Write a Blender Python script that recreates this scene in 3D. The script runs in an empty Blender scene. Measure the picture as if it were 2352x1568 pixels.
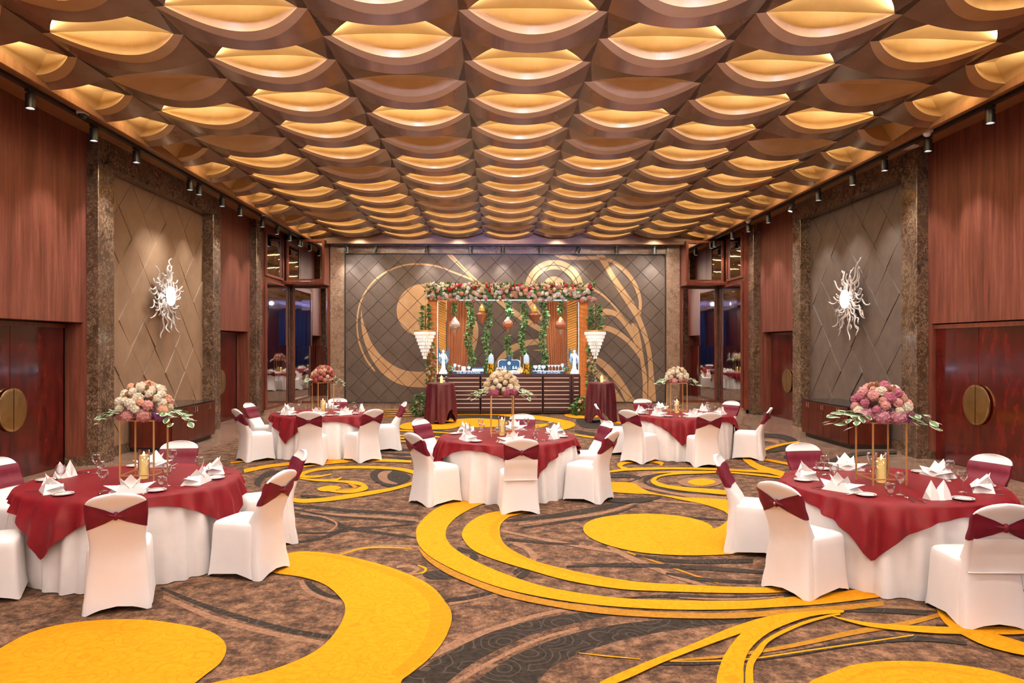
import bpy, math, random
from mathutils import Vector, Matrix
random.seed(7)
sc = bpy.context.scene
COL = sc.collection
pi = math.pi; cos = math.cos; sin = math.sin

# ------------------------------------------------------------------ camera, world, exposure, large lights
cam_d = bpy.data.cameras.new('camera'); cam = bpy.data.objects.new('camera', cam_d); COL.objects.link(cam)
cam.location = (0, 0, 2.0); cam.rotation_euler = (pi/2, 0, -math.radians(1.3418))
cam_d.sensor_width = 36; cam_d.lens = 25.485; cam_d.shift_y = 9/2352; cam_d.clip_start = .05; cam_d.clip_end = 200
sc.camera = cam
w = bpy.data.worlds.new('world'); sc.world = w; w.use_nodes = True
w.node_tree.nodes['Background'].inputs[0].default_value = (.30, .24, .20, 1)
w.node_tree.nodes['Background'].inputs[1].default_value = .1
sc.view_settings.view_transform = 'Standard'; sc.view_settings.look = 'None'
sc.view_settings.gamma = 1; sc.view_settings.exposure = 0.10
sc.view_settings.use_curve_mapping = False
cy_ = sc.cycles; cy_.max_bounces = 7; cy_.diffuse_bounces = 4; cy_.glossy_bounces = 4; cy_.transmission_bounces = 4; cy_.transparent_max_bounces = 10
cy_.caustics_reflective = False; cy_.caustics_refractive = False; cy_.sample_clamp_indirect = 6

ROOM_X0, ROOM_X1, ROOM_Y0, ROOM_Y1, SOFFIT = -6.83, 7.67, -24.0, 23.6, 5.55
YM, YLEN = (ROOM_Y0+ROOM_Y1)/2, ROOM_Y1-ROOM_Y0
CX = .42                                            # centre line of the room
def lamp(name, kind, loc, energy, color=(1, 1, 1), target=None, size=.1, angle=120, blend=.6):
    d = bpy.data.lights.new(name, kind); o = bpy.data.objects.new(name, d); COL.objects.link(o)
    o.location = loc; d.energy = energy; d.color = color
    if kind == 'AREA': d.shape = 'DISK'; d.size = size
    else: d.shadow_soft_size = size
    if kind == 'SPOT': d.spot_size = math.radians(angle); d.spot_blend = blend
    t = Vector(target) if target else Vector(loc)+Vector((0, 0, -1))
    o.rotation_euler = (t-Vector(loc)).to_track_quat('-Z', 'Y').to_euler()
    return o
# unseen spots added just below the scales, standing in for the coffers' light
for k in (-3, -1, 1, 3):
    for r in range(-2, 12):
        y = 8.23-.673+1.347*2*r/1.35-.70
        if y < 23 and y > -5:
            lamp('room_fill_spot', 'SPOT', (.40+1.56*k, y, 5.30), 190, (1, .93, .88), None, .22, 150, .9)
# blue stage wash far behind the camera, and unseen fill spots added facing the hall
for x in (-4.5, -1.5, 1.5, 4.5):
    lamp('stage_wash', 'SPOT', (x, -8.0, 4.2), 1300, (.16, .24, 1), (x*.8+.3, -13.0, 5.5), .15, 120, .8)
    lamp('drape_wash', 'SPOT', (x+1, -18.5, 5.0), 90, (.45, .5, 1), (x+.6, -24, 2.0), .15, 90, .8)
for x in (-2.6, .4, 3.4):                             # unseen lavender spots added to tint the ceiling bands
    lamp('ceiling_tint_spot', 'SPOT', (x, -8.0, 2.9), 11000, (.36, .42, 1), (x*.75+.1, 7.5, 5.45), .2, 17, 1)
for x in (-5.0, -1.4, 2.2, 5.8):  # added lavender-white fill for surfaces facing the camera
    lamp('front_fill_spot', 'SPOT', (x, -3.5, 4.9), 270, (1, .88, .98), (x*.55+.2, 9.0, .4), .12, 95, .8)
# ------------------------------------------------------------------ mesh helpers
class MB:
    def __init__(s): s.v = []; s.f = []; s.m = []; s.cur = 0
    def add(s, vs, fs, m=None):
        o = len(s.v); s.v += [tuple(p) for p in vs]
        mm = s.cur if m is None else m
        for f in fs: s.f.append(tuple(i+o for i in f)); s.m.append(mm)
        return s
    def box(s, c, sz, m=None, rz=0, bev=0):
        x, y, z = [q/2 for q in sz]
        if bev:
            vs = []; b = min(bev, x*.45, y*.45, z*.45)
            for (px, py, pz) in [(a, b2, c2) for a in (-1, 1) for b2 in (-1, 1) for c2 in (-1, 1)]:
                vs += [(px*x, py*(y-b), pz*(z-b)), (px*(x-b), py*y, pz*(z-b)), (px*(x-b), py*(y-b), pz*z)]
            def I(a, b2, c2, k): return (((a > 0)*2+(b2 > 0))*2+(c2 > 0))*3+k
            fs = []
            for a in (-1, 1):
                fs.append([I(a, -1, -1, 0), I(a, 1, -1, 0), I(a, 1, 1, 0), I(a, -1, 1, 0)][::a])
                fs.append([I(-1, a, -1, 1), I(-1, a, 1, 1), I(1, a, 1, 1), I(1, a, -1, 1)][::a])
                fs.append([I(-1, -1, a, 2), I(1, -1, a, 2), I(1, 1, a, 2), I(-1, 1, a, 2)][::a])
                for b2 in (-1, 1):
                    q = a*b2
                    fs.append([I(a, b2, -1, 0), I(a, b2, 1, 0), I(a, b2, 1, 1), I(a, b2, -1, 1)][::q])
                    fs.append([I(a, -1, b2, 0), I(a, 1, b2, 0), I(a, 1, b2, 2), I(a, -1, b2, 2)][::q])
                    fs.append([I(-1, a, b2, 1), I(1, a, b2, 1), I(1, a, b2, 2), I(-1, a, b2, 2)][::-q])
                    for c2 in (-1, 1): fs.append([I(a, b2, c2, 0), I(a, b2, c2, 1), I(a, b2, c2, 2)][::a*b2*c2])
        else:
            vs = [(a*x, b*y, c2*z) for a in (-1, 1) for b in (-1, 1) for c2 in (-1, 1)]
            fs = [(0, 1, 3, 2), (4, 6, 7, 5), (0, 4, 5, 1), (2, 3, 7, 6), (0, 2, 6, 4), (1, 5, 7, 3)]
        if rz: vs = [(p[0]*cos(rz)-p[1]*sin(rz), p[0]*sin(rz)+p[1]*cos(rz), p[2]) for p in vs]
        return s.add([(p[0]+c[0], p[1]+c[1], p[2]+c[2]) for p in vs], fs, m)
    def bar(s, p0, p1, w, h=None, m=None):            # square bar between two points
        p0 = Vector(p0); p1 = Vector(p1); d = (p1-p0).normalized(); h = h or w
        up = Vector((0, 0, 1)) if abs(d.z) < .9 else Vector((0, 1, 0))
        a = d.cross(up).normalized()*w/2; b = a.cross(d).normalized()*h/2
        vs = [q+i*a+j*b for q in (p0, p1) for i, j in ((-1, -1), (1, -1), (1, 1), (-1, 1))]
        return s.add(vs, [(0, 1, 2, 3), (7, 6, 5, 4)]+[(i, 4+i, 4+(i+1) % 4, (i+1) % 4) for i in range(4)], m)
    def tube(s, pts, r, n=8, m=None, cap=True):
        pts = [Vector(p) for p in pts]; N = len(pts); vs = []
        rs = r if isinstance(r, (list, tuple)) else [r]*N
        d0 = (pts[1]-pts[0]).normalized(); up = Vector((0, 0, 1)) if abs(d0.z) < .9 else Vector((1, 0, 0))
        a = d0.cross(up).normalized()
        for i, p in enumerate(pts):
            d = (pts[min(i+1, N-1)]-pts[max(i-1, 0)]).normalized()
            a = (a-d*a.dot(d)).normalized(); b = d.cross(a)
            vs += [p+(a*cos(2*pi*j/n)+b*sin(2*pi*j/n))*rs[i] for j in range(n)]
        fs = [(i*n+j, i*n+(j+1) % n, (i+1)*n+(j+1) % n, (i+1)*n+j) for i in range(N-1) for j in range(n)]
        if cap: fs += [tuple(range(n))[::-1], tuple(range((N-1)*n, N*n))]
        return s.add(vs, fs, m)
    def lathe(s, prof, n=20, c=(0, 0, 0), m=None, sx=1, sy=1):   # prof: (r, z) list; per-row material via m list
        vs = []; fs = []
        for r, z in prof: vs += [(c[0]+sx*r*cos(2*pi*j/n), c[1]+sy*r*sin(2*pi*j/n), c[2]+z) for j in range(n)]
        o = len(s.v); s.v += vs
        for i in range(len(prof)-1):
            for j in range(n):
                s.f.append((o+i*n+j, o+i*n+(j+1) % n, o+(i+1)*n+(j+1) % n, o+(i+1)*n+j))
                s.m.append(m[i] if isinstance(m, list) else (s.cur if m is None else m))
        return s
    def ball(s, c, r, n=10, k=6, m=None, sz=1, bump=0, seed=0):
        rr = random.Random(seed); vs = [(c[0], c[1], c[2]-r*sz)]
        for i in range(1, k):
            t = pi*i/k
            for j in range(n):
                q = r*(1+bump*(rr.random()-.5)); a = 2*pi*(j+.5*(i % 2))/n
                vs.append((c[0]+q*sin(t)*cos(a), c[1]+q*sin(t)*sin(a), c[2]-q*sz*cos(t)))
        vs.append((c[0], c[1], c[2]+r*sz)); L = len(vs)-1
        fs = [(0, 1+(j+1) % n, 1+j) for j in range(n)]+[(L, L-n+j, L-n+(j+1) % n) for j in range(n)]
        fs += [(1+i*n+j, 1+i*n+(j+1) % n, 1+(i+1)*n+(j+1) % n, 1+(i+1)*n+j) for i in range(k-2) for j in range(n)]
        return s.add(vs, fs, m)
    def grid(s, fn, nu, nv, m=None, closed=False):
        vs = [fn(i/nu, j/nv) for i in range(nu+(0 if closed else 1)) for j in range(nv+1)]
        K = nv+1; NU = nu if closed else nu+1
        fs = [(i*K+j, ((i+1) % NU)*K+j, ((i+1) % NU)*K+j+1, i*K+j+1) for i in range(nu) for j in range(nv)]
        return s.add(vs, fs, m)
    def mesh(s, name, mats, smooth=True, angle=None):
        me = bpy.data.meshes.new(name); me.from_pydata(s.v, [], s.f)
        for mt in (mats if isinstance(mats, (list, tuple)) else [mats]): me.materials.append(mt)
        for p, mi in zip(me.polygons, s.m): p.material_index = mi; p.use_smooth = smooth
        me.update()
        if smooth and angle: me.set_sharp_from_angle(angle=math.radians(angle))
        return me

def link(name, me, parent=None, loc=(0, 0, 0), rot=(0, 0, 0), scale=(1, 1, 1), **props):
    o = bpy.data.objects.new(name, me); COL.objects.link(o); o.location = loc; o.rotation_euler = rot; o.scale = scale
    if parent: o.parent = parent
    for k, v in props.items(): o[k] = v
    return o
def make(name, mb, mats, parent=None, loc=(0, 0, 0), rot=(0, 0, 0), smooth=False, angle=None, **props):
    return link(name, mb.mesh(name, mats, smooth, angle), parent, loc, rot, **props)
def thing(name, label, cat, loc=(0, 0, 0), rz=0, group=None):
    o = link(name, None, None, loc, (0, 0, rz), label=label, category=cat)
    if group: o['group'] = group
    return o
def children(o): return [c for c in o.children]
def copy_tree(o, parent=None):
    c = o.copy(); COL.objects.link(c); c.parent = parent
    for ch in list(o.children): copy_tree(ch, c)
    return c
def place(o, loc, rz, label=None, group=None):
    o.location = loc; o.rotation_euler = (0, 0, rz)
    if label: o['label'] = label
    if group: o['group'] = group
    return o
def spline(pts, k=5, closed=True):                   # Catmull-Rom through 2-D points
    n = len(pts); out = []
    for i in range(n if closed else n-1):
        g = (lambda q: pts[q % n]) if closed else (lambda q: pts[max(0, min(n-1, q))])
        p0, p1, p2, p3 = g(i-1), g(i), g(i+1), g(i+2)
        for t in [j/k for j in range(k)]:
            out.append(tuple(.5*((2*b)+(c-a)*t+(2*a-5*b+4*c-d)*t*t+(3*b-a-3*c+d)*t**3) for a, b, c, d in zip(p0, p1, p2, p3)))
    if not closed: out.append(tuple(pts[-1]))
    return out

# ------------------------------------------------------------------ materials
def mat(name, base=(.5, .5, .5), rough=.5, metal=0, **kw):
    m = bpy.data.materials.new(name); m.use_nodes = True
    b = m.node_tree.nodes['Principled BSDF']
    b.inputs['Base Color'].default_value = (*base, 1); b.inputs['Roughness'].default_value = rough; b.inputs['Metallic'].default_value = metal
    for k, v in kw.items():
        i = b.inputs[k.replace('_', ' ')]
        i.default_value = (*v, 1) if isinstance(v, tuple) else v
    return m
def noise_mat(name, stops, scale=(1, 1, 1), nscale=4, detail=6, rough=.5, metal=0, distort=0, bump=0, nrough=.6, coords='Object', contrast=None, bdist=.02, **kw):
    """colour ramp over noise in object space; stops = [(pos, rgb), ...]"""
    m = mat(name, stops[0][1], rough, metal, **kw); nt = m.node_tree; N = nt.nodes; L = nt.links; b = N['Principled BSDF']
    tc = N.new('ShaderNodeTexCoord'); mp = N.new('ShaderNodeMapping'); mp.inputs['Scale'].default_value = scale
    nz = N.new('ShaderNodeTexNoise'); nz.inputs['Scale'].default_value = nscale; nz.inputs['Detail'].default_value = detail
    nz.inputs['Roughness'].default_value = nrough; nz.inputs['Distortion'].default_value = distort
    if coords == 'World':
        g = N.new('ShaderNodeNewGeometry'); L.new(g.outputs['Position'], mp.inputs[0])
    else: L.new(tc.outputs[coords], mp.inputs[0])
    L.new(mp.outputs[0], nz.inputs[0])
    cr = N.new('ShaderNodeValToRGB'); e = cr.color_ramp.elements
    e[0].position, e[1].position = stops[0][0], stops[-1][0]
    e[0].color, e[1].color = (*stops[0][1], 1), (*stops[-1][1], 1)
    for p, c in stops[1:-1]: q = e.new(p); q.color = (*c, 1)
    L.new(nz.outputs[0], cr.inputs[0]); L.new(cr.outputs[0], b.inputs['Base Color'])
    if bump:
        bp = N.new('ShaderNodeBump'); bp.inputs['Strength'].default_value = bump; bp.inputs['Distance'].default_value = bdist
        L.new(nz.outputs[0], bp.inputs['Height']); L.new(bp.outputs[0], b.inputs['Normal'])
    m['ramp'] = cr.name; m['noise'] = nz.name; m['map'] = mp.name
    return m
def emit(name, color, strength):
    m = mat(name, color, .5); b = m.node_tree.nodes['Principled BSDF']
    b.inputs['Emission Color'].default_value = (*color, 1); b.inputs['Emission Strength'].default_value = strength
    return m
def marble_mat(name, dark, mid, vein, nscale=2.2, rough=.12, vw=.045):
    m = noise_mat(name, [(.3, dark), (.52, mid), (.75, dark)], (1, 1, 1), nscale, 8, rough, 0, .8, coords='World')
    nt = m.node_tree; N = nt.nodes; L = nt.links; b = N['Principled BSDF']
    g = N.new('ShaderNodeNewGeometry')
    wz = N.new('ShaderNodeTexNoise'); wz.inputs['Scale'].default_value = 5; wz.inputs['Detail'].default_value = 6
    L.new(g.outputs['Position'], wz.inputs[0])
    ad = N.new('ShaderNodeMix'); ad.data_type = 'VECTOR'; ad.inputs[0].default_value = .42
    L.new(g.outputs['Position'], ad.inputs[4]); L.new(wz.outputs['Color'], ad.inputs[5])
    vo = N.new('ShaderNodeTexNoise'); vo.inputs['Scale'].default_value = 6.5; vo.inputs['Detail'].default_value = 4; vo.inputs['Roughness'].default_value = .65; vo.inputs['Distortion'].default_value = 1.2
    L.new(ad.outputs[1], vo.inputs[0])
    cr = N.new('ShaderNodeValToRGB'); e = cr.color_ramp.elements; e[0].position = .5-vw; e[1].position = .5+vw; e[0].color = e[1].color = (0, 0, 0, 1)
    e.new(.5).color = (1, 1, 1, 1)
    L.new(vo.outputs[0], cr.inputs[0])
    n2 = N.new('ShaderNodeTexNoise'); n2.inputs['Scale'].default_value = 1.6; L.new(g.outputs['Position'], n2.inputs[0])
    mu = N.new('ShaderNodeMath'); mu.operation = 'MULTIPLY'; L.new(cr.outputs[0], mu.inputs[0]); L.new(n2.outputs[0], mu.inputs[1])
    mx = N.new('ShaderNodeMix'); mx.data_type = 'RGBA'; mx.inputs[7].default_value = (*vein, 1)
    L.new(mu.outputs[0], mx.inputs[0]); L.new(N[m['ramp']].outputs[0], mx.inputs[6]); L.new(mx.outputs[2], b.inputs['Base Color'])
    return m

M = {}
M['wood_wall'] = noise_mat('wood_wall', [(.28, (.060, .016, .011)), (.5, (.155, .046, .031)), (.72, (.27, .10, .07))], (6.5, 6.5, .38), 1.5, 8, .36, coords='World', distort=.35, nrough=.72)
M['door_wood'] = noise_mat('door_wood', [(.3, (.022, .0016, .0014)), (.55, (.085, .005, .004)), (.8, (.16, .011, .006))], (3.4, 3.4, 1.3), 1.9, 7, .18, distort=.25, coords='World', Coat_Weight=.4, Coat_Roughness=.08)
M['frame_wood'] = noise_mat('frame_wood', [(.3, (.10, .022, .014)), (.7, (.20, .055, .032))], (6, 6, 1), 2, 6, .3, coords='World')
M['cab_wood'] = noise_mat('cab_wood', [(.3, (.045, .008, .006)), (.7, (.115, .020, .011))], (7, 7, 1), 1.5, 6, .22, coords='World', distort=.5)
M['bar_wood'] = noise_mat('bar_wood', [(.3, (.022, .005, .006)), (.7, (.052, .011, .012))], (1.5, 6, 8), 2, 6, .35, coords='World')
M['marble'] = marble_mat('marble', (.030, .019, .014), (.095, .060, .041), (.46, .32, .22), vw=.035)
M['marble_light'] = marble_mat('marble_light', (.16, .10, .07), (.32, .21, .15), (.62, .49, .38), 2.6, .15, .04)
M['marble_floor'] = noise_mat('marble_floor', [(.25, (.13, .075, .05)), (.5, (.29, .18, .125)), (.8, (.44, .31, .23))], (1, 3.2, 1), 1.6, 10, .09, distort=1.0, coords='World')
M['tile'] = noise_mat('leather_tile', [(.3, (.085, .064, .055)), (.7, (.125, .096, .084))], (1, 1, 1), 3, 4, .55, bump=.35, coords='World')
M['tile_tan'] = noise_mat('leather_tan', [(.3, (.50, .30, .145)), (.7, (.60, .38, .20))], (1, 1, 1), 3, 4, .5, bump=.3, coords='World')
M['tile_warm'] = noise_mat('leather_warm', [(.3, (.20, .125, .075)), (.7, (.27, .175, .11))], (1, 1, 1), 2.5, 4, .55, bump=.35, coords='World')
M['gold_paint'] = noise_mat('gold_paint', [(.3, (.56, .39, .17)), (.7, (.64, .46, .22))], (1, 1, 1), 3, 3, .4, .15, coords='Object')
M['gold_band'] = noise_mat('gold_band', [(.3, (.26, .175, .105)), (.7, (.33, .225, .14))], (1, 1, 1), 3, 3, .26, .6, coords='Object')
M['soffit_wood'] = noise_mat('soffit_wood', [(.3, (.26, .13, .055)), (.7, (.38, .20, .09))], (1, 8, 1), 2, 6, .4, coords='World')
M['cove_led'] = emit('cove_led', (1, .87, .66), 300)
M['cove_led_edge'] = emit('cove_led_edge', (1, .87, .66), 520)
M['black'] = mat('black_metal', (.010, .010, .010), .45)
M['grey_metal'] = mat('grey_metal', (.06, .06, .06), .35, .6)
M['spot_lens'] = emit('spot_lens', (.95, .97, 1), 30)
M['white_plastic'] = mat('white_plastic', (.7, .7, .68), .4)
M['mirror'] = mat('mirror', (.80, .78, .76), .02, 1)
M['brass'] = noise_mat('brass', [(.3, (.50, .36, .14)), (.7, (.72, .55, .26))], (1, 1, 1), 5, 5, .26, 1, coords='World', distort=.6)
M['gold'] = mat('gold_frame', (.72, .42, .15), .35, .6)
M['chrome'] = mat('chrome', (.75, .74, .72), .15, 1)
M['white_cloth'] = noise_mat('white_cloth', [(.3, (.80, .765, .745)), (.7, (.86, .83, .81))], (1, 1, 1), 6, 3, .7, bump=.08, Sheen_Weight=.15)
M['white_spandex'] = noise_mat('white_spandex', [(.3, (.82, .785, .77)), (.7, (.87, .84, .83))], (1, 1, 1), 3, 3, .62, bump=.05, Sheen_Weight=.1)
M['maroon_satin'] = noise_mat('maroon_satin', [(.3, (.10, .004, .020)), (.7, (.14, .006, .028))], (6, 6, 1), 3, 3, .5, bump=.1, Specular_IOR_Level=.3, Sheen_Weight=.06, Sheen_Tint=(.9, .2, .35))
M['velvet'] = noise_mat('velvet', [(.3, (.13, .0035, .010)), (.7, (.185, .0055, .014))], (1, 1, 1), 9, 4, .5, bump=.08, Sheen_Weight=.35, Sheen_Roughness=.3, Sheen_Tint=(1, .08, .12), Specular_IOR_Level=.25)
M['velvet_dark'] = noise_mat('velvet_dark', [(.3, (.045, .001, .008)), (.7, (.08, .003, .013))], (1, 1, 1), 9, 4, .5, Sheen_Weight=.25, Sheen_Roughness=.35, Sheen_Tint=(1, .15, .25))
M['napkin'] = mat('napkin_linen', (.86, .84, .82), .8)
M['china'] = mat('china', (.86, .85, .83), .12, 0, Coat_Weight=.5)
M['china_band'] = mat('china_band', (.03, .03, .05), .2)
M['leaf'] = noise_mat('leaf', [(.3, (.018, .075, .016)), (.7, (.06, .19, .045))], (1, 1, 1), 30, 3, .45)
M['leaf_light'] = noise_mat('leaf_light', [(.3, (.14, .24, .10)), (.7, (.55, .60, .42))], (1, 1, 1), 40, 3, .5)
M['leaf_rim'] = mat('leaf_rim', (.62, .62, .48), .5)
M['stem'] = mat('stem', (.09, .07, .03), .6)
M['candle'] = mat('candle_wax', (.92, .72, .34), .5, 0, Emission_Color=(1, .62, .18), Emission_Strength=.9)
M['flame'] = emit('flame', (1, .62, .2), 18)
def glass_mat(name, tint=(1, 1, 1), gloss=.28, rough=.02):
    m = bpy.data.materials.new(name); m.use_nodes = True; nt = m.node_tree; N = nt.nodes; L = nt.links
    N.remove(N['Principled BSDF']); out = N['Material Output']
    t = N.new('ShaderNodeBsdfTransparent'); t.inputs[0].default_value = (*tint, 1)
    g = N.new('ShaderNodeBsdfGlossy'); g.inputs['Roughness'].default_value = rough; g.inputs[0].default_value = (.95, .95, .95, 1)
    lw = N.new('ShaderNodeLayerWeight'); lw.inputs[0].default_value = gloss
    mx = N.new('ShaderNodeMixShader'); L.new(lw.outputs['Facing'], mx.inputs[0]); L.new(t.outputs[0], mx.inputs[1]); L.new(g.outputs[0], mx.inputs[2])
    L.new(mx.outputs[0], out.inputs[0]); return m
M['glass'] = glass_mat('clear_glass', (.96, .96, .97), .35)
M['crystal'] = mat('crystal', (.85, .84, .86), .08, 0, Emission_Color=(1, .93, .85), Emission_Strength=.35)
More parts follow.
